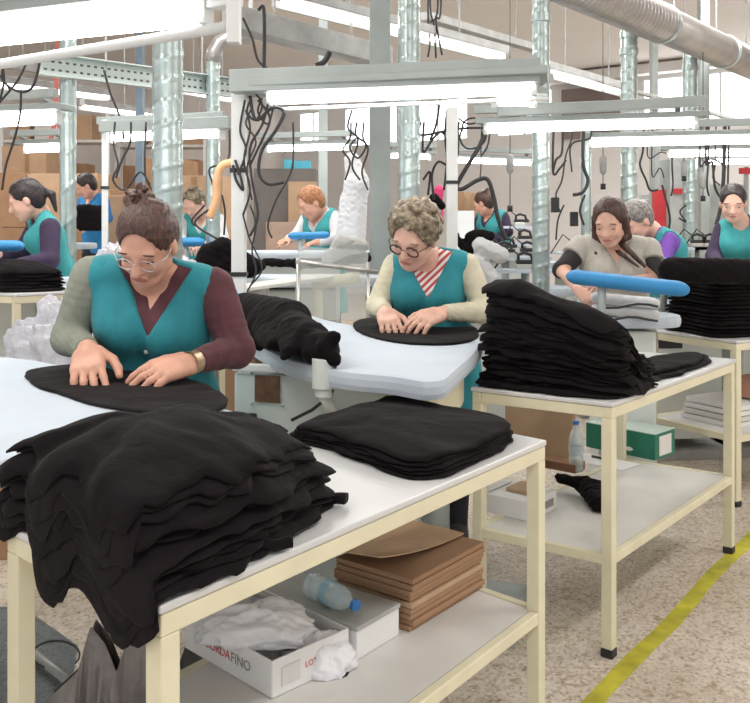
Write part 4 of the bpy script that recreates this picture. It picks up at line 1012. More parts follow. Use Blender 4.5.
# ================================================================= second table shelf
Z2 = TBB.zs
uB, vB = TBB.u, TBB.v
p0 = P(508, 528, Z2); p1 = P(556, 499, Z2)
obox_ = obox
cx = (p0 + p1) / 2 + vB * .1
cx = P(530, 512, Z2 + .0) + vB * .04
t = thing('carton', cx, 'small white carton with loose papers near the corner of the middle table shelf', 'box')
obox('side', cx, uB, .22, .20, Z2 + .001, Z2 + .075, M_paper, parent=t); obox('flap', cx + vB * .15, uB, .20, .12, Z2 + .078, Z2 + .082, M_shelf, parent=t); obox('printed_stripe', cx + uB * .0 - vB * .101, uB, .15, .002, Z2 + .02, Z2 + .05, M_greytxt, parent=t, bevel=0)
obox('contents', cx + uB * .03, uB, .12, .10, Z2 + .076, Z2 + .09, M_cardl, parent=t)
cp = [cone(P(560, 478, Z2 + .06), P(590, 485, Z2 + .06), .022, .03, .02), cone(P(585, 486, Z2 + .05), P(598, 503, Z2 + .035), .035, .033, .02), cone(P(600, 488, Z2 + .05), P(603, 505, Z2 + .03), .03, .028, .02)]
cloth_blob('dark_rag', cp, M_black, 'small black rag lying on the middle table shelf behind the white carton', 'cloth', cuts=[half((0, 0, Z2 + .001), (0, 0, -1))])
pb_ = P(576, 472, Z2); bottle('water_bottle', V((pb_.x, pb_.y, Z2 + .001)), (0, 0, 1), .235, .033, 'clear water bottle standing on the middle table shelf', labm=mat('pale_label', (.55, .62, .66), .5))
gc = P(628, 459, Z2); gl = P(598, 452, Z2)
G0, G1 = P(655, 461, Z2), P(586, 447, Z2); ug = (G0 - G1).normalized(); Lg = (G0 - G1).length; vg = V((-ug.y, ug.x, 0)); 
if vg.y < 0: vg = -vg
t = thing('green_box', (G0 + G1) / 2, 'dark green cardboard box with white end and small white logo on the middle table shelf', 'box')
c = (G0 + G1) / 2 + vg * .1
obox('carton', c, ug, Lg, .20, Z2 + .001, Z2 + .125, M_green, parent=t); obox('lid', c, ug, Lg + .002, .202, Z2 + .125, Z2 + .13, mat('pale_green_lid', (.55, .66, .60), .5), parent=t)
obox('end_label', c + ug * (Lg / 2 + .001), vg, .12, .003, Z2 + .015, Z2 + .11, M_paper, parent=t, bevel=0)
m_ = MB(); lc = G1 + ug * Lg * .64 - vg * .002 + V((0, 0, .035)); m_.ball(lc, (.022, .0015, .010), 20, 8, M=Matrix.Rotation(math.atan2(ug.y, ug.x), 3, 'Z')); obj('logo', m_, M_paper, t)
pc_ = P(603, 462, Z2); obox('paper_sheet', pc_, ug, .30, .16, Z2 + .001, Z2 + .004, M_paper, 'white paper sheets in front of the dark green box', 'paper', bevel=0)
m_ = MB(); a = P(592, 456, Z2 + .01); m_.tube([a, a + ug * .09], .006, 8); tag(obj('marker_pen', m_, M_dark, smooth=True), 'black marker pen on the white papers by the green box', 'pen')
cbx = P(520, 452, Z2); obox('cardboard_sheet', P(528, 470, Z2) + vB * .10 + uB * .30, vB, .36, .04, Z2 + .001, Z2 + .27, M_cardl, 'light brown cardboard sheet standing behind the bottle on the middle table shelf', 'cardboard')
obox('cardboard_box', P(547, 468, Z2) + uB * .04, uB, .10, .30, Z2 + .001, Z2 + .04, M_cardd, 'dark brown flat carton lying behind the small white carton', 'box')
# third table shelf stack of papers
c3 = C0 + V((.866, .5, 0)) * .40 + V((.42, -.73, 0)).normalized() * .30
for k, (nm, lb2) in enumerate((('first', ''),) * 4):
    obox('paper_pack', c3 + V((.01 * k, 0, 0)), (.866, .5), .5, .36, TC.zs + .001 + k * .032, TC.zs + .028 + k * .032, (M_paper, M_shelf, M_paper, M_paper)[k], 'white paper pack stacked on the shelf of the right edge table', 'paper', 'paper packs on the right shelf')
c4 = c3 + V((.1, -.02, 0)); obox('small_carton', c4, (.866, .5), .2, .2, TC.zs + .135, TC.zs + .24, mat('salmon_card', (.55, .28, .2), .7), 'salmon coloured carton on the paper packs under the right edge table', 'box')
# behind the front table, floor level
cbp = D(247, 395, 3.9)
obox('cardboard_box', (D(246, 395, 3.95).x, 3.95), (1, 0), .125, .35, 0, .90, M_card, 'tall narrow brown carton standing left of the white machine cabinet', 'box')
mbx = D(226, 395, 3.9); m_ = MB(); m_.beam((mbx.x, 3.9, 0), (mbx.x, 3.9, .86), .045, .045); tag(obj('steel_stand', m_, M_cream), 'cream upright beside the tall narrow carton', 'post')
# plastic wrapped bales left of the near woman
crumple('wrapped_bale', D(75, 400, 4.2) + V((0, 0, .02)), (.30, .20, .40), M_wbag, 'white plastic wrapped bale piled on the floor behind the near woman elbow', 'bag', seed=21, h=.010, n=30, fq=1.9, amp=1.5)
crumple('wrapped_bale', D(140, 312, 5.3) + V((0, 0, .0)), (.36, .28, .36), M_wbag, 'pale plastic bale behind the near woman, beside the plain duct', 'bag', seed=22, h=.012, n=22, fq=1.7, amp=1.6)
# boxes that carry the bales
obox('cardboard_box', (D(140, 300, 5.3).x, 5.3), (1, 0), .8, .7, 0, .93, M_card, 'brown carton carrying the pale plastic bale', 'box')
obox('cardboard_box', (D(75, 300, 4.2).x, 4.2), (1, 0), .55, .4, 0, D(75, 400, 4.2).z + .02, M_card, 'brown carton under the white wrapped bale', 'box')
obox('cardboard_box', (D(32, 300, 5.9).x, 5.9), (1, .2), .5, .5, 0.402, .78, M_cardl, 'light carton on the shelf of the left table', 'box') if False else None
obox('cardboard_box', (TDt.q(.45, .35, 0).x, TDt.q(.45, .35, 0).y), TDt.u, .4, .35, TDt.zs + .001, TDt.zs + .30, M_card, 'brown carton on the shelf of the left table', 'box')
# ================================================================= generic stations in the background
def station(px, py, y, L, w, dirv, label, arm=None, blackon=None, ped=True, sd=0):
    c = D(px, py, y); d = V((dirv[0], dirv[1], 0)).normalized(); n = V((-d.y, d.x, 0)); z = c.z
    t = thing('ironing_table', (c.x, c.y, 0), label, 'ironing table')
    poly = [c + d * a * L / 2 + n * b_ * w / 2 for a, b_ in ((-1, -.7), (-.9, -1), (.7, -1), (1, -.45), (1, .45), (.7, 1), (-.9, 1), (-1, .7))]
    obj('padded_top', slab(poly, z, .06), M_board, t)
    m_ = MB(); m_.beam(V((c.x, c.y, z * .5)) - d * L * .25, V((c.x, c.y, z * .5)) + d * L * .25, w * .6, z - .16); cb = obj('cabinet', m_, M_machine, t, bevel=.012); ORG[cb.name] = ORG[t.name]
    m_ = MB(); m_.beam(V((c.x, c.y, .03)) - d * L * .35, V((c.x, c.y, .03)) + d * L * .35, w * .8, .06); obj('base', m_, M_rail, t)
    m_ = MB(); p = V((c.x, c.y, z - .25)) - n * (w * .301) - d * L * .1; m_.beam(p - d * .08, p + d * .08, .01, .09); obj('panel', m_, M_dark, cb)
    if arm:
        a, b_ = D(*arm[0]), D(*arm[1]); r = arm[2]
        obj('sleeve_arm', pad_arm(a, b_, r, .62), M_blue, t, smooth=True)
        q = a.lerp(b_, .3); m_ = MB(); m_.tube([q - V((0, 0, r * .5)), V((q.x, q.y, z - .05))], .02, 10); obj('arm_support', m_, M_steel, t, smooth=True)
    return t, c
station(622, 314, 4.74, .60, .34, (1, .02), 'ironing table with the long bright blue arm in front of the woman in beige', arm=((566, 276, 4.5), (690, 290, 4.25), .060))
station(2, 278, 5.65, .9, .30, (1, .2), 'ironing table with blue arm at the left edge under the ponytailed woman', arm=((-50, 246, 5.4), (24, 246, 5.4), .055))
station(170, 268, 7.3, 1.1, .5, (1, .1), 'ironing table with small blue arm in front of the grey haired woman at the back', arm=((178, 242, 7.1), (205, 242, 7.1), .06))
station(300, 251, 7.0, 1.2, .6, (1, .1), 'ironing table with light blue arm in front of the ginger haired woman', arm=((288, 236, 6.9), (330, 235, 6.9), .045))
station(675, 300, 5.9, 1.0, .5, (1, .1), 'ironing table with turquoise arm behind the woman in beige', arm=((648, 262, 5.4), (700, 264, 5.4), .05))
station(770, 262, 6.0, 1.1, .5, (1, .1), 'ironing table at the right edge in front of the woman in the green smock')
station(495, 250, 8.5, 1.0, .5, (1, .1), 'far ironing table in front of the woman with the hair bun')
station(508, 287, 6.4, .95, .5, (1, .15), 'white topped ironing table left of the tall spiral duct')
station(590, 262, 8.6, 1.2, .5, (1, .15), 'far ironing table just left of the woman in beige')
station(280, 276, 5.9, 1.5, .5, (1, .05), 'white long ironing table behind the white cable post')
station(30, 243, 9.0, 1.3, .5, (1, .1), 'distant white ironing table behind the ponytailed woman')
# grey padded fabric folds on the board 3
for k, (y0, m_) in enumerate(((302, M_whitecloth), (313, M_whitecloth))):
    a, b_ = D(596, y0 - 4, 4.62), D(654, y0 + 2, 4.55)
    cloth_blob('folded_cloth', [cone(a, b_, .028, .030, .02), cone(a + V((0, .08, 0)), b_ + V((0, .08, 0)), .028, .03, .03)], m_, ('white padded cloth just under the long blue arm', 'white padded cloth lying lowest under the long blue arm')[k], 'cloth', amp=.002)
    mm = MB(); pts = [D(598 + 10 * i, y0 + (6 if k else 4) + 2.2 * math.sin(i * 1.1 + k), 4.50 - .01 * i) for i in range(7)]; mm.tube(pts, .006, 8); tag(obj('hose', mm, M_cable, smooth=True), ('black hose along the upper white cloth under the blue arm', 'black hose along the lower white cloth under the blue arm')[k], 'hose')
# white cloth draped from the station behind the tall stack
# background black heaps
def heap(lst, label, y, m=M_black2, name='garment_heap', cat='garment', amp=.006):
    return cloth_blob(name, [cone(D(a[0], a[1], y), D(a[2], a[3], y), a[4] * y / 900, a[5] * y / 900, .04) for a in lst], m, label, cat, h=.014, amp=amp)
heap([(208, 252, 228, 250, 9, 10), (205, 265, 250, 268, 12, 10), (222, 245, 232, 262, 8, 10), (245, 258, 262, 266, 6, 4)], 'black garment heap behind the white cable post, left side', 5.7)
heap([(265, 262, 300, 264, 4, 4), (300, 264, 340, 262, 5, 5), (345, 258, 366, 258, 6, 6)], 'long low black garment heap on the table before the ginger haired woman', 6.2)
heap([(340, 243, 362, 246, 8, 7), (330, 255, 352, 246, 6, 8), (325, 262, 335, 254, 4, 5)], 'pale grey crumpled cloth on the table by the grey column', 6.05, mat('pale_grey_cloth', (.45, .44, .42), .9, bs=.5, bscale=14, bdist=.02), 'crumpled_cloth', 'cloth')
heap([(468, 250, 480, 238, 6, 8), (470, 236, 490, 236, 5, 5), (452, 232, 462, 245, 4, 4)], 'small black garment heap right of the curly haired woman', 6.8)
heap([(480, 245, 500, 255, 8, 9), (478, 262, 492, 278, 8, 8)], 'white crumpled cloth hanging beside the curly haired woman', 6.0, M_whitecloth, 'crumpled_cloth', 'cloth')
heap([(83, 213, 98, 214, 9, 9), (83, 222, 98, 222, 9, 9)], 'black stack between the plain duct and the slim white post', 8.5)
heap([(0, 240, 14, 244, 5, 5)], 'pale cloth on the far table at the left edge', 8.8, M_whitecloth, 'crumpled_cloth', 'cloth') if False else None
# acrylic box stand behind middle table
t = thing('acrylic_stand', D(330, 290, 5.0) * 1, 'clear acrylic screen on a thin frame behind the middle ironing table', 'screen')
ay = 5.0
m_ = MB(); m_.beam(D(296, 282, ay) - V((0, 0, 0)), D(366, 286, ay + .1), .006, .40); obj('sheet', m_, M_acryl, t)
m_ = MB(); m_.beam(D(300, 300, ay + .35), D(300, 300, ay), .006, .30); obj('sheet', m_, M_acryl, t)
m_ = MB(); m_.tube([D(296, 261, ay), D(378, 272, ay + .1)], .012, 8); obj('top_bar', m_, M_silver, t, smooth=True)
m_ = MB(); m_.tube([D(298, 258, ay), D(298, 322, ay), up(D(298, 322, ay), 0)], .010, 8); m_.tube([D(368, 262, ay + .1), D(368, 322, ay + .1), up(D(368, 322, ay + .1), 0)], .010, 8); obj('frame', m_, M_silver, t, smooth=True)
m_ = MB(); m_.beam(D(240, 288, 5.1), D(330, 276, 5.4), .25, .02); m_.tube([up(D(265, 284, 5.15), z) for z in (0, D(265, 284, 5.15).z)], .025, 8); tag(obj('side_shelf', m_, M_shelf, bevel=.003), 'long pale narrow shelf between cable post and acrylic screen', 'shelf')
m_ = MB(); m_.tube([D(327, 274, 5.05), D(358, 280, 5.05)], .045, 14); 
m_ = MB(); m_.tube([D(318, 290, 5.3), up(D(318, 290, 5.3), 0)], .03, 10); m_.tube([D(312, 285, 5.3), D(360, 277, 5.3)], .035, 12); tag(obj('iron_rest', m_, M_cream, smooth=True), 'cream cylindrical iron rest seen through the acrylic screen', 'iron rest')
# ================================================================= cardboard stock and shelving at the left
U2 = U
def lw(t, z, off=0): return bw0 - U * t + V((0, 0, z)) - W * off
stock = [(10, 216, 60, 12.0, 64, M_card), (75, 214, 70, 11.5, 58, M_cardl), (118, 222, 62, 11.0, 44, M_card), (150, 226, 60, 10.5, 40, M_cardl), (200, 222, 60, 11.5, 70, M_cardl), (170, 190, 40, 12.5, 40, M_card), (38, 178, 45, 12.8, 40, M_cardl)]
for i, (px, pyc, wpx, y, hpx, m) in enumerate(stock):
    x = (px - CX) / FPX * y; w = wpx / FPX * y; zt_ = HC - (pyc - hpx / 2 - 10 - HY) / FPX * y
    t = thing('cardboard_carton', (x, y, 0), ('brown carton pile at the far left, behind the ponytailed woman', 'tall light carton behind the plain duct', 'brown carton behind the slim white post', 'light carton behind the near woman head, left of the widest duct', 'tall light carton behind the grey haired woman at the back', 'tall brown carton rising behind the widest duct', 'tallest light carton against the left wall')[i], 'box')
    n = max(1, int(zt_ / .55)); hh = zt_ / n
    for k in range(n):
        obox('carton', (x, y), (1, -.12 + .03 * (k % 3)), w, .8, k * hh + .002, (k + 1) * hh - .004, m, parent=t, bevel=.006)
        obox('packing_tape', (x, y - .405 - .0), (1, -.12 + .03 * (k % 3)), .06, .006, k * hh + .02, (k + 1) * hh - .02, M_cardl if m is M_card else M_card, parent=t, bevel=0)
def racks(px0, px1, y, levels, label, ztop):
    x0, x1 = (px0 - CX) / FPX * y, (px1 - CX) / FPX * y; t = thing('storage_rack', ((x0 + x1) / 2, y, 0), label, 'shelving')
    for x in (x0, x1):
        for yy in (y, y + .5): m_ = MB(); m_.beam((x, yy, 0), (x, yy, ztop), .05, .05); obj('upright', m_, M_white, t)
    for z in levels: m_ = MB(); m_.box(((x0 + x1) / 2, y + .25, z), (x1 - x0, .5, .04)); obj('shelf', m_, M_shelf, t)
    return t, x0, x1
cols = [M_card, M_cardl, M_paper, M_shelf, M_cardd]
rg = random.Random(7)
for (px0, px1, y, lev, label, zt_) in ((2, 108, 13.4, (.6, 1.3, 2.0, 2.7), 'white storage rack with cartons at the far left wall', 3.2), (116, 205, 14.2, (.6, 1.3, 2.0, 2.7), 'white storage rack with cartons seen around the widest duct', 3.2)):
    t, x0, x1 = racks(px0, px1, y, lev, label, zt_)
    for z in lev:
        x = x0 + .1
        while x < x1 - .35:
            w = rg.uniform(.28, .5); hh = rg.uniform(.3, .55)
            obox('storage_carton', (x + w / 2, y + .25), (1, 0), w, .42, z + .021, z + .021 + hh, rg.choice(cols), 'carton standing in a row on the left wall racks', 'box', 'cartons on the left wall racks'); x += w + rg.uniform(.03, .12)
# dark cabinet, blue boxes, cartons behind ginger woman
kx = D(278, 190, 9.6); obox('grey_cabinet', (kx.x + .1, 9.6), (1, 0), .65, .5, 0, HC - (170 - HY) / FPX * 9.6, mat('dark_grey_paint', (.16, .14, .13), .6), 'dark grey cabinet behind the ginger haired woman', 'cabinet')
zt_ = HC - (170 - HY) / FPX * 9.6
for k, (px, w, h_) in enumerate(((289, .09, .10), (303, .17, .085))):
    obox('blue_container', (D(px, 0, 9.5).x, 9.5), (1, 0), w, .2, zt_ + .001, zt_ + h_, M_cyan, ('small blue container on the dark cabinet, left one', 'larger blue container on the dark cabinet, right one')[k], 'container')
obox('cardboard_box', (D(303, 0, 9.2).x, 9.2), (1, 0), .28, .2, 1.0 if False else 0, HC - (182 - HY) / FPX * 9.2, M_cardl, 'pale tall carton in front of the dark cabinet', 'box')
obox('cardboard_box', (D(288, 0, 8.6).x, 8.6), (1, .2), .40, .3, 0, HC - (222 - HY) / FPX * 8.6, mat('pinkish_card', (.55, .38, .30), .8), 'pinkish carton left of the ginger haired woman', 'box')
# far right wall items
obox('extinguisher_box', (D(659, 0, 10).x, 10), (1, 0), .12, .14, HC - (228 - HY) / FPX * 10, HC - (190 - HY) / FPX * 10, M_red, 'tall narrow red extinguisher box behind the grey haired woman in violet', 'extinguisher')
mm = MB(); x = D(659, 0, 10).x; mm.beam((x, 10.08, 0), (x, 10.08, 2.4), .05, .04); tag(obj('steel_stand', mm, M_steel), 'post carrying the red extinguisher box', 'post')
obox('red_sign', (D(679, 0, 10.4).x, 10.4), (1, 0), .13, .02, HC - (194 - HY) / FPX * 10.4, HC - (188.5 - HY) / FPX * 10.4, M_red, 'small red sign on the grey panel right of the red extinguisher box', 'sign')
for k, (px, w, y0, y1, y) in enumerate(((682, .42, 160, 270, 10.6), (722, .45, 185, 262, 11.0), (657, .35, 195, 280, 11.2))):
    obox('electrical_cabinet', (D(px, 0, y).x, y), (1, .1), w, .3, 0, HC - (y0 - HY) / FPX * y, mat('panel_grey_%s' % 'abc'[k], (.46, .50, .50), .5), ('grey electrical cabinet behind the thin duct at the right', 'grey cabinet left of the woman in the green smock', 'low grey cabinet behind the woman in violet')[k], 'cabinet')
x = D(748, 0, 10.0).x; obox('red_sign', (x, 10.0), (1, 0), .2, .02, HC - (174 - HY) / FPX * 10, HC - (168 - HY) / FPX * 10, M_red, 'red sign high at the right edge', 'sign')
mm = MB(); mm.beam((x, 10.05, 0), (x, 10.05, 2.1), .04, .04); tag(obj('steel_stand', mm, M_steel), 'post carrying the red sign at the right edge', 'post')
# red bracket top left
mm = MB(); 
for a, b_ in (((50, 142, 8.4), (56, 118, 8.4)), ((62, 142, 8.4), (58, 118, 8.4)), ((52, 132, 8.4), (62, 132, 8.4)), ((56, 118, 8.4), (57, 60, 8.4))): mm.beam(D(*a), D(*b_), .03, .03, up=V((0, 1, 0)))
mm.beam(D(57, 60, 8.4), up(D(57, 60, 8.4), 4.2), .03, .03, up=V((0, 1, 0)))
tag(obj('red_hanging_frame', mm, mat('faded_red_paint', (.6, .16, .14), .6)), 'red metal frame hanging from the ceiling at the left', 'frame')
# white long garment hanging
heap([(352, 160, 358, 185, 8, 12), (356, 185, 352, 235, 12, 14), (346, 200, 345, 235, 6, 8)], 'long white garment hanging left of the grey column', 7.4, M_whitecloth, 'hanging_garment', 'garment')
heap([(439, 190, 438, 205, 5, 4), (440, 212, 438, 225, 4, 4)], 'bright pink cloth hanging beside the cable post', 8.2, mat('pink_cloth', (.6, .05, .16), .8), 'pink_cloth', 'cloth', .002)
heap([(434, 198, 442, 206, 5, 4), (436, 215, 440, 222, 4, 4)], 'black cloth hanging over the pink one', 8.0, M_black, 'dark_cloth', 'cloth', .002)
obox('white_bin', (D(463, 0, 8.9).x, 8.9), (1, 0), .2, .2, 0, HC - (211 - HY) / FPX * 8.9, M_white, 'white cabinet with square top left of the woman with the hair bun', 'cabinet')
for k, px in enumerate((460, 466, 478)):
    obox('cardboard_roll', (D(px, 0, 10.2 + k * .1).x, 10.2 + k * .1), (1, 0), .075 if k < 2 else .25, .2, 0, HC - (192 - HY) / FPX * 10.2, (M_card, M_cardl, M_cardl)[k], ('brown upright carton strip left of the woman with the bun', 'light upright carton strip next to the brown one', 'wide upright carton behind the woman with the bun')[k], 'box')
# small machines with dark tops on far tables
for k, (px, py, y) in enumerate(((520, 226, 8.7), (524, 243, 7.9), (527, 256, 7.4), (507, 252, 7.6), (524, 269, 6.3), (504, 257, 7.0), (643, 245, 9.0), (575, 252, 8.2), (697, 247, 8.0), (710, 247, 8.0))):
    c = D(px, py, y); t = thing('steam_iron', c, 'small black steam iron resting on a far ironing table', 'iron', 'steam irons on the far tables')
    mm = MB(); mm.prism([(c.x - .06, c.y - .04), (c.x + .04, c.y - .045), (c.x + .12, c.y), (c.x + .04, c.y + .045), (c.x - .06, c.y + .04)], c.z, c.z + .035); obj('sole', mm, M_silver, t, bevel=.003)
    mm = MB(); mm.prism([(c.x - .055, c.y - .035), (c.x + .035, c.y - .04), (c.x + .09, c.y), (c.x + .035, c.y + .04), (c.x - .055, c.y + .035)], c.z + .035, c.z + .065); obj('housing', mm, M_dark, t, bevel=.006)
    mm = MB(); mm.tube([c + V((-.04, 0, .06)), c + V((-.04, 0, .10)), c + V((.0, 0, .115)), c + V((.05, 0, .10)), c + V((.06, 0, .06))], .012, 8); obj('handle', mm, M_dark, t, smooth=True)
    mm = MB(); mm.tube([c + V((-.04, 0, .1)), c + V((-.1, .05, .16)), c + V((-.16, .1, .05)), c + V((-.2, .12, -.02))], .006, 6); obj('cord', mm, M_cable, t, smooth=True)
    mm = MB(); mm.box((c.x, c.y, c.z - .012), (.36, .26, .022)); s2 = obj('iron_rest', mm, M_board, t); 
    mm = MB(); mm.tube([(c.x, c.y, 0), (c.x, c.y, c.z - .02)], .02, 8); obj('rest_stand', mm, M_steel, t, smooth=True)
# ================================================================= cables
def cable(pts, y, r, label, m=M_cable, group=None, name='cable'):
    if 'wound' not in label and 130 <= pts[0][1] <= 178 and len(pts[0]) == 2: pts = [(pts[0][0] + 1, 122)] + pts
    if 'near the ceiling' in label: pts = [(pts[0][0], -118)] + pts
    P3 = [D(p[0], p[1], p[2] if len(p) > 2 else y) for p in pts]; out = []
    for i in range(len(P3) - 1):
        p0, p1, p2, p3 = P3[max(i - 1, 0)], P3[i], P3[i + 1], P3[min(i + 2, len(P3) - 1)]
        for k in range(6):
            t = k / 6; out.append(.5 * ((2 * p1) + (p2 - p0) * t + (2 * p0 - 5 * p1 + 4 * p2 - p3) * t * t + (3 * p1 - p0 - 3 * p2 + p3) * t ** 3))
    out.append(P3[-1]); m_ = MB(); m_.tube(out, r, 7); return tag(obj(name, m_, m, smooth=True), label, 'cable', group)
g = 'cables tangled on the white post'
for pts, r in (([(243, 18), (252, 38), (258, 60), (270, 70)], .006), ([(246, 110), (250, 130), (244, 160), (250, 190), (243, 215)], .005), ([(268, 104), (262, 125), (250, 148), (252, 180), (258, 215), (250, 236)], .006),
               ([(258, 100), (270, 118), (262, 140), (250, 165)], .006), ([(250, 96), (256, 120), (272, 108), (284, 112), (276, 130), (262, 150), (259, 172), (268, 184), (284, 182)], .008), ([(245, 100), (240, 130), (246, 150), (238, 175)], .005),
               ([(252, 108), (246, 124), (256, 142), (247, 168), (252, 200)], .004), ([(233, 165), (236, 180), (243, 190), (240, 175), (235, 160)], .006), ([(254, 92), (262, 104), (256, 120), (247, 112), (251, 98)], .005), ([(262, 98), (258, 112), (268, 124), (274, 104)], .005),
               ([(250, 205), (256, 225), (252, 250), (256, 272), (247, 292)], .004), ([(243, 215), (250, 240), (262, 268), (250, 286)], .004)):
    cable(pts, 4.08, r, 'black cable in the tangle wound round the white post behind the near woman', group=g)
g = 'cables at the left edge'
for pts, r in (([(0, 75), (8, 86), (22, 92), (33, 86), (39, 66), (39, 56)], .007), ([(28, 60), (18, 80), (6, 95), (-6, 108)], .006), ([(21, 90), (20, 115), (14, 140), (6, 165), (2, 190)], .006), ([(2, 62), (4, 80), (0, 100)], .006), ([(6, 58), (2, 75), (10, 90)], .005)):
    cable(pts, 4.6, r, 'black cable hanging in loops at the left edge', group=g)
cable([(104, 70), (110, 92), (120, 118), (124, 140)], 6.0, .008, 'single black cable slanting down from the perforated tray')
g = 'cables behind the widest duct'
for pts in ([(114, 145), (118, 165), (113, 180), (125, 190), (140, 172), (150, 185)], [(130, 143), (122, 160), (116, 178)], [(145, 172), (152, 190), (160, 200)]):
    cable(pts, 5.8, .007, 'thin black cable drooping left of the widest spiral duct', group=g)
g = 'cables near the grey haired woman at the back'
for pts in ([(228, 160), (210, 168), (212, 182), (214, 186)], [(222, 195), (225, 212), (224, 235)], [(216, 205), (195, 222), (212, 236), (222, 240)], [(205, 205), (192, 220), (196, 226)]):
    cable(pts, 6.6, .008, 'black hose looping near the grey haired woman at the back', group=g)
cable([(236, 162, 6.5), (222, 166, 6.5), (217, 180, 6.5), (216, 200, 6.5), (210, 218, 6.5)], 6.5, .03, 'thick peach coloured hose bending down beside the white post', m=mat('peach_hose', (.75, .42, .22), .6), name='hose')
g = 'cables left of the grey column'
for pts in ([(352, 110), (348, 128), (358, 140), (352, 165), (360, 180)], [(363, 138), (368, 150), (362, 172), (368, 190)], [(350, 138), (343, 150), (350, 162), (345, 180)], [(356, 135), (366, 145), (358, 158), (350, 148), (356, 138)], [(292, 168), (276, 200), (268, 225), (272, 238)]):
    cable(pts, 7.0, .008, 'grey black cable in the bundle left of the grey column', group=g)
g = 'cables between middle duct and cable post'
for pts in ([(447, 110), (445, 135), (447, 160), (444, 190)], [(423, 152), (432, 140), (440, 132), (446, 136)], [(434, 200), (432, 175), (438, 162), (446, 165)], [(423, 180), (430, 172), (428, 195)], [(440, 100), (436, 125), (430, 140)], [(420, 135), (450, 130), (470, 128), (500, 128)]):
    cable(pts, 5.9, .008, 'black cable between the middle spiral duct and the cable post', group=g)
g = 'loops right of the cable post'
for pts, r in (([(463, 126), (460, 138), (466, 148), (478, 147), (486, 138), (484, 124), (474, 118), (464, 122), (462, 132)], .006), ([(486, 128), (480, 145), (468, 165), (457, 185), (462, 189), (478, 180), (488, 180), (494, 198), (498, 218), (506, 240)], .014),
               ([(458, 130), (458, 150), (456, 165)], .008), ([(481, 145), (481, 165), (480, 178)], .004), ([(490, 128), (488, 145), (482, 155)], .006), ([(458, 118), (470, 124), (490, 118), (505, 120)], .006)):
    cable(pts, 5.6, r, 'black cable looping right of the cable post', group=g)
g = 'cables right of the tall duct'
for pts, r in (([(572, 138), (566, 155), (562, 180), (556, 195), (560, 212)], .006), ([(590, 138), (575, 142), (570, 150), (572, 172)], .006), ([(583, 163), (588, 180), (583, 192), (573, 195)], .012), ([(562, 152), (556, 160), (553, 172)], .008), ([(585, 195), (580, 210), (584, 225)], .008), ([(553, 172), (560, 168), (566, 160)], .008), ([(564, 205), (558, 220), (556, 240)], .006)):
    cable(pts, 6.0, r, 'black cable right of the tall spiral duct', group=g)
for k, (px, py, y) in enumerate(((555, 205, 6.0), (574, 219, 6.2))):
    c = D(px, py, y); mm = MB(); mm.box(c, (.05, .05, .10)); tag(obj('control_box', mm, M_dark, bevel=.004), ('black control box hanging in the cables right of the tall spiral duct', 'black control box lower on the cables beside the thin pipe')[k], 'control box')
g = 'cables near the red extinguisher box'
for pts, r in (([(643, 150), (640, 165), (646, 180), (650, 190), (658, 190)], .010), ([(662, 185), (666, 200), (670, 218), (668, 235)], .010), ([(648, 157), (662, 152), (672, 158)], .006), ([(672, 160), (673, 185), (671, 196)], .008), ([(686, 205), (680, 212), (686, 222), (679, 218)], .008), ([(652, 175), (660, 168), (664, 178)], .006)):
    cable(pts, 8.2, r, 'dark hose near the red extinguisher box', group=g)
g = 'cables left of the green smock woman'
for pts, r in (([(706, 163), (712, 162), (714, 180), (716, 190), (722, 200)], .010), ([(724, 165), (723, 185), (720, 210), (716, 225)], .016), ([(708, 165), (707, 185), (709, 196)], .008), ([(700, 165), (706, 160), (716, 160), (726, 168)], .008), ([(728, 178), (727, 200), (724, 215)], .008), ([(715, 165), (713, 178), (720, 185)], .006)):
    cable(pts, 7.4, r, 'dark hose left of the woman in the green smock', group=g)
g = 'suspended plugs'
for k, (px, y0, y1, y) in enumerate(((510, 132, 208, 7.2), (603, 152, 186, 7.6), (684, 165, 178, 8.2), (703, 170, 198, 8.2))):
    a = D(px, y0, y); b_ = D(px, y1, y); t = thing('hanging_balancer', b_, 'grey spring balancer hanging on a thin line above a far table', 'balancer', 'spring balancers over the far tables')
    mm = MB(); mm.tube([up(a, 4.2), a, b_], .004, 6); obj('line', mm, M_cable, t, smooth=True)
    c = a.lerp(b_, .45); mm = MB(); mm.tube([c + V((0, 0, .10)), c + V((0, 0, .08)), c + V((0, 0, -.04)), c + V((0, 0, -.06))], .03, 12, rs=[.012, .032, .028, .012]); obj('body', mm, M_rail, t, smooth=True)
    mm = MB(); mm.tube([b_ + V((0, 0, .02)), b_ - V((0, 0, .03))], .022, 10); obj('plug', mm, M_dark, t, smooth=True)
g = 'thin cables near the ceiling'
for pts in ([(430, 0), (434, 25), (436, 58)], [(438, 0), (436, 20), (442, 55)], [(428, 12), (430, 40), (428, 57)], [(441, 5), (436, 18), (430, 22)]):
    cable(pts, 7.2, .008, 'dark cable hanging right of the middle spiral duct near the ceiling', group=g)
cable([(258, 10), (264, 10), (264, 68), (262, 70)], 5.6, .012, 'dark hanger rod above the lamp frame left end', name='hanger_rod')
cable([(330, 52), (324, 62), (316, 66)], 6.0, .02, 'dark clamp under the thick ceiling trunking', name='clamp')
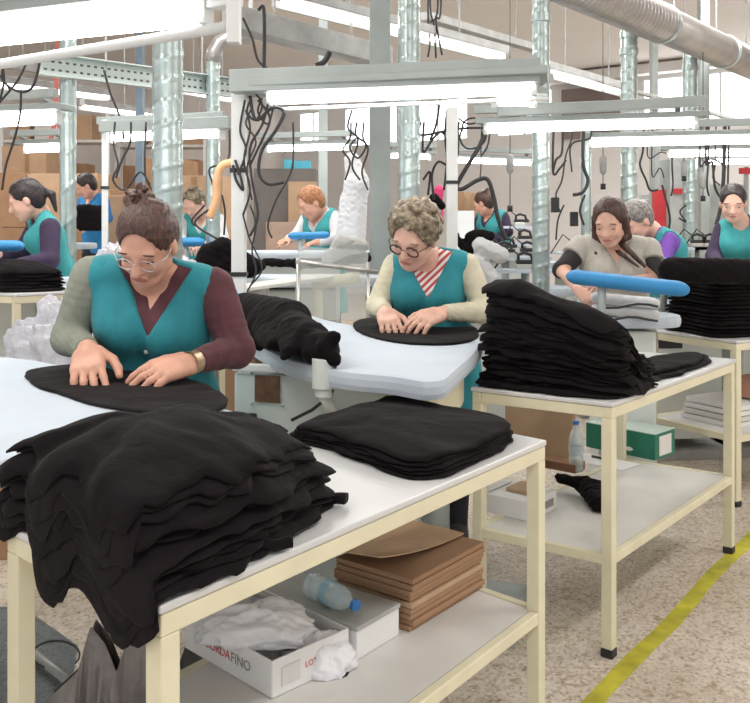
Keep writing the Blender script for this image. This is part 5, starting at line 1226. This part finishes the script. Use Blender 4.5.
# ================================================================= people
near = dict(head=D(147, 243, 2.86), face=(-.14, -.76, -.60), headup=(.06, -.3, 1), hs=1.07, b=1.04, fat=1.08, neck=D(152, 276, 2.98), chest=D(152, 318, 3.03), waist=D(166, 395, 3.10), pelvis=D(172, 440, 3.12) ,
    sh=[D(92, 276, 3.02), D(214, 288, 3.02)], el=[D(70, 338, 3.02), D(236, 350, 2.98)], wr=[D(88, 350, 2.82), D(194, 362, 2.78)],
    hand=[((.26, -.80, -.40), (.1, .5, -.9), (.9, .2, .3), (.25, .35, .3)), ((-.93, -.35, -.22), (0, .1, -1), (-.25, -.2, .9), (.45, .6, .4))],
    hands=1.34, armfat=1.18, top=M_burg, sleeve=[M_sage, M_burg], vest=M_teal, hairmat=M_hbrown, hair='bun', bun=(.035, -.065, .108), glasses=M_silver, hem=.60, cuff=.93,
    v=(0, .165, .58), shirtv=.07, armhole=.066, skin=M_skin, vdir=None)
near.pop('vdir'); near['hand'][1] = ((-.93, -.35, -.22), (0, .1, -1), (-.2, -.9, .3), (.45, .6, .4)) if False else ((-.75, -.55, -.16), (-.1, .45, -.9), (-.4, .6, .5), (.22, .35, .3))
T1, L1 = person('nearest woman, in teal apron with hair bun, bending over black cloth', near, h=.0058)
w_ = near['wr'][1]; q = near['el'][1].lerp(w_, .97)
mm = MB(); dd = (w_ - near['el'][1]).normalized(); mm.tube([q - dd * .006 + dd * .02, q + dd * .012 + dd * .02], .036, 20, cap=False); mm.tube([q + dd * .013 + dd * .02, q + dd * .013 - dd * .02], .0355, 20, cap=False); obj('wristwatch', mm, M_gold, T1, smooth=True)

mid = dict(head=D(414, 236, 3.98), face=(-.42, -.72, -.52), headup=(.1, -.2, 1), hs=1.16, b=.98, fat=1.05, neck=D(426, 260, 4.12), chest=D(426, 288, 4.14), waist=D(434, 332, 4.17), pelvis=D(436, 365, 4.18),
    sh=[D(396, 266, 4.16), D(466, 266, 4.12)], el=[D(378, 306, 4.12), D(486, 312, 4.05)], wr=[D(385, 312, 3.96), D(442, 313, 3.88)],
    hand=[((.18, -.85, -.33), (.1, .5, -.9), (.9, .1, .2), (.35, .45, .3)), ((-.75, -.55, -.22), (-.1, .45, -.9), (-.4, .6, .5), (.3, .4, .35))],
    hands=1.22, armfat=1.1, top=M_stripe, sleeve=M_creamknit, vest=M_teal, hairmat=M_hash, hair='curly', rim=.0034, glasses=mat('brown_frame', (.06, .02, .015), .4), hem=.60, cuff=.95, v=(0, .15, .60), shirtv=.10, armhole=.066, skin=M_skin2)
person('woman with short curly grey hair, dark glasses and cream sleeves', mid, h=.0068)

br = dict(head=D(610, 222, 4.88), face=(-.45, -.80, -.42), headup=(0, 0, 1), hs=1.04, b=1.0, fat=1.05, neck=D(613, 244, 4.98), chest=D(614, 268, 5.00), waist=D(616, 305, 5.04), pelvis=D(618, 335, 5.07),
    sh=[D(581, 248, 5.02), D(648, 250, 5.00)], el=[D(562, 270, 4.94), D(655, 280, 4.88)], wr=[D(578, 290, 4.72), D(612, 282, 4.72)],
    hand=[((.45, -.5, -.5), (.2, .2, -1), (.9, .2, .1)), ((-.9, -.2, -.1), (-.1, .3, -1), (-.3, .9, .2))],
    cap=True, top=M_beige, sleeve=M_blacktop, vest=M_beige, hairmat=M_hlong, hair='long', hairx=.095, hem=.7, cuff=.02, v=(0, .14, .45), shirtv=.04, armhole=.052, skin=M_skin2)
person('woman with long brown hair, pale beige cap sleeve vest and black half sleeves', br, h=.0085)

gw = dict(head=D(636, 221, 6.0), face=(-.75, -.35, -.55), headup=(0, 0, 1), hs=1.1, b=1.0, fat=1.05, neck=D(654, 232, 6.08), chest=D(662, 248, 6.1), waist=D(672, 280, 6.15), pelvis=D(676, 305, 6.2),
    sh=[D(645, 240, 6.22), D(668, 240, 5.98)], el=[D(640, 262, 6.2), D(663, 266, 5.85)], wr=[D(625, 275, 6.05), D(640, 278, 5.75)], side=(.35, -.9, 0), bf=(-.9, -.4, 0),
    hand=[((-.9, -.3, -.2), (0, 0, -1), (0, 1, 0)), ((-.9, -.3, -.2), (0, 0, -1), (0, 1, 0))],
    top=M_purple, sleeve=M_purple, vest=M_teal2, hairmat=M_hgrey, hair='knot', bun=(.0, -.115, .045), hem=.7, armhole=.060, facedet=False, skin=M_skin2)
person('woman with tied grey hair and violet sleeves bending behind the woman in beige', gw, h=.010)

gs = dict(head=D(733, 203, 6.5), face=(-.35, -.85, -.35), hs=1.08, b=1.05, fat=1.1, neck=D(739, 222, 6.6), chest=D(742, 242, 6.62), waist=D(744, 275, 6.65), pelvis=D(745, 300, 6.65),
    sh=[D(722, 230, 6.65), D(764, 228, 6.6)], el=[D(713, 256, 6.6), D(775, 258, 6.5)], wr=[D(722, 268, 6.35), D(755, 268, 6.3)],
    hand=[((.3, -.9, -.2), (0, 0, -1), (1, 0, 0)), ((-.6, -.8, -.2), (0, 0, -1), (-.5, .5, 0))],
    top=M_blacktop, sleeve=M_navy, vest=M_teal2, hairmat=M_hblack, hair='short', hem=.7, armhole=.058, v=(0, .06, .5), facedet=True, skin=M_skin2)
person('woman in green smock with short dark hair standing at the right edge', gs, h=.0095)

pt = dict(head=D(26, 200, 5.80), face=(-.90, -.25, -.42), headup=(0, 0, 1), hs=1.06, b=1.0, fat=1.05, neck=D(43, 216, 5.88), chest=D(47, 238, 5.90), waist=D(58, 272, 5.95), pelvis=D(62, 300, 6.00),
    sh=[D(38, 225, 6.05), D(50, 228, 5.75)], el=[D(22, 252, 6.00), D(50, 260, 5.66)], wr=[D(0, 254, 5.80), D(18, 264, 5.55)], side=(.25, -.95, 0), bf=(-.95, -.25, 0),
    hand=[((-1, -.2, -.1), (0, 0, -1), (0, 1, 0)), ((-.9, -.2, -.1), (0, 0, -1), (0, 1, 0))],
    top=M_navy, sleeve=M_navy, vest=M_teal2, hairmat=M_hblack, hair='pony', hem=.75, armhole=.064, facedet=False, skin=M_skin2, armfat=1.15)
person('woman in profile with dark ponytail, plum sleeves and teal vest at the left', pt, h=.010)

bk = dict(head=D(194, 203, 7.6), face=(-.3, -.7, -.6), hs=1.05, b=.95, neck=D(203, 214, 7.7), chest=D(204, 228, 7.72), waist=D(206, 255, 7.75), pelvis=D(207, 275, 7.78),
    sh=[D(187, 220, 7.75), D(219, 220, 7.7)], el=[D(180, 236, 7.6), D(223, 238, 7.6)], wr=[D(184, 244, 7.4), D(205, 246, 7.35)],
    hand=[((.3, -.9, -.2), (0, 0, -1), (1, 0, 0)), ((-.6, -.8, -.2), (0, 0, -1), (-.5, .5, 0))],
    top=M_whitecloth, sleeve=M_whitecloth, vest=M_teal2, hairmat=M_hash, hair='short', hem=.7, armhole=.058, facedet=False, skin=M_skin2)
person('woman with short grey brown hair and white sleeves, left of the white post', bk, h=.012)

gi = dict(head=D(311, 203, 7.6), face=(-.75, -.35, -.5), hs=1.12, b=1.0, neck=D(321, 213, 7.68), chest=D(322, 226, 7.7), waist=D(323, 252, 7.75), pelvis=D(324, 272, 7.78),
    sh=[D(307, 218, 7.8), D(334, 217, 7.62)], el=[D(298, 234, 7.7), D(337, 238, 7.5)], wr=[D(288, 240, 7.5), D(318, 242, 7.35)],
    hand=[((-.6, -.8, -.2), (0, 0, -1), (1, 0, 0)), ((-.9, -.5, -.2), (0, 0, -1), (-.5, .5, 0))],
    top=M_whitecloth, sleeve=M_whitecloth, vest=M_teal2, hairmat=M_hginger, hair='short', hem=.7, armhole=.058, facedet=False, skin=M_skin)
person('ginger haired woman with white sleeves and teal vest leaning over a far table', gi, h=.012)

bn = dict(head=D(484, 203, 9.0), face=(-.7, .5, -.4), hs=1.0, b=1.0, neck=D(490, 212, 9.05), chest=D(493, 225, 9.05), waist=D(500, 250, 9.1), pelvis=D(503, 268, 9.1),
    sh=[D(482, 216, 9.15), D(504, 218, 8.95)], el=[D(474, 230, 9.1), D(508, 232, 8.9)], wr=[D(462, 236, 9.0), D(492, 242, 8.8)], bf=(-.8, -.5, 0),
    hand=[((-.9, -.3, -.2), (0, 0, -1), (0, 1, 0)), ((-.9, -.3, -.2), (0, 0, -1), (0, 1, 0))],
    top=M_navy, sleeve=M_navy, vest=M_teal2, hairmat=M_hlong, hair='knot', bun=(0, -.09, .09), hem=.7, armhole=.058, facedet=False, skin=M_skin)
person('woman with brown hair bun and dark sleeves, right of the cable post', bn, h=.013)

bl = dict(head=D(86, 186, 9.6), face=(-.8, -.3, -.5), hs=1.05, b=1.0, neck=D(94, 196, 9.7), chest=D(94, 208, 9.7), waist=D(95, 232, 9.75), pelvis=D(96, 250, 9.75),
    sh=[D(83, 201, 9.8), D(104, 201, 9.6)], el=[D(80, 216, 9.7), D(108, 218, 9.6)], wr=[D(78, 226, 9.4), D(95, 226, 9.3)],
    hand=[((-.3, -.9, -.2), (0, 0, -1), (1, 0, 0)), ((-.9, -.3, -.2), (0, 0, -1), (-.5, .5, 0))],
    top=mat('blue_shirt', (.03, .22, .50), .85), sleeve=mat('blue_sleeve', (.03, .16, .40), .85), hairmat=M_hblack, hair='short', facedet=False, skin=M_skin)
person('dark haired person in a blue shirt between plain duct and slim white post', bl, h=.013)

# ================================================================= light and camera
w = bpy.data.worlds.new('world'); S.world = w; w.use_nodes = True
w.node_tree.nodes['Background'].inputs['Color'].default_value = (.95, .97, 1, 1); w.node_tree.nodes['Background'].inputs['Strength'].default_value = 1.25
def area(loc, sx, sy, e, rotz=0, tilt=0):
    l = bpy.data.lights.new('ceiling_fill_light', 'AREA'); l.shape = 'RECTANGLE'; l.size = sx; l.size_y = sy; l.energy = e; l.color = (1, .985, .96)
    o = bpy.data.objects.new('ceiling_fill_light', l); COL.objects.link(o); o.location = loc; o.rotation_euler = (tilt, 0, rotz); return o
for loc in ((-3.0, 1.5, 4.0), (1.0, -.5, 4.0), (4.5, 3.5, 4.0), (-1.5, 6.0, 4.0), (2.5, 7.5, 4.0), (-4.5, 9.5, 4.0), (.5, 12, 4.0), (5.5, 11, 4.0)):  # added fill lights below the ceiling to brighten the hall, no fixtures modelled
    area(loc, .4, 3.6, 85 if loc[1] < 5 else 115, rotz=-math.atan2(.6, .8))
cam = bpy.data.cameras.new('camera'); co = bpy.data.objects.new('camera', cam); COL.objects.link(co); S.camera = co
co.location = (0, 0, HC); co.rotation_euler = (math.pi / 2, 0, 0); co.rotation_euler = (Matrix.Rotation(R(.0), 4, 'Y') @ Matrix.Rotation(math.pi / 2, 4, 'X')).to_euler()
cam.sensor_width = 36; cam.sensor_fit = 'HORIZONTAL'; cam.lens = 900 * 36 / 750; cam.shift_y = -(351.5 - HY) / 750; cam.clip_start = .05; cam.clip_end = 100
S.view_settings.view_transform = 'Standard'; S.view_settings.look = 'None'; S.view_settings.gamma = 1; S.view_settings.exposure = .06; S.view_settings.use_curve_mapping = False
S.cycles.max_bounces = 6; S.cycles.use_denoising = True

# everything standing on the floor reaches down to it
FL = -.04
for o in list(COL.objects):
    if o.type != 'MESH' or o.name.startswith(('floor', 'dark_crate')): continue
    p = o; z0 = 0
    while p is not None: z0 += p.location.z; p = p.parent
    me = o.data; n = len(me.vertices); co_ = np.empty(n * 3); me.vertices.foreach_get('co', co_); co_ = co_.reshape(-1, 3)
    z = co_[:, 2] + z0
    if z.min() > .05: continue
    co_[:, 2] += FL * np.clip((.12 - z) / .06, 0, 1); me.vertices.foreach_set('co', co_.ravel()); me.update()
    if o.parent is None and z.min() < .05: pass
bpy.context.view_layer.update()
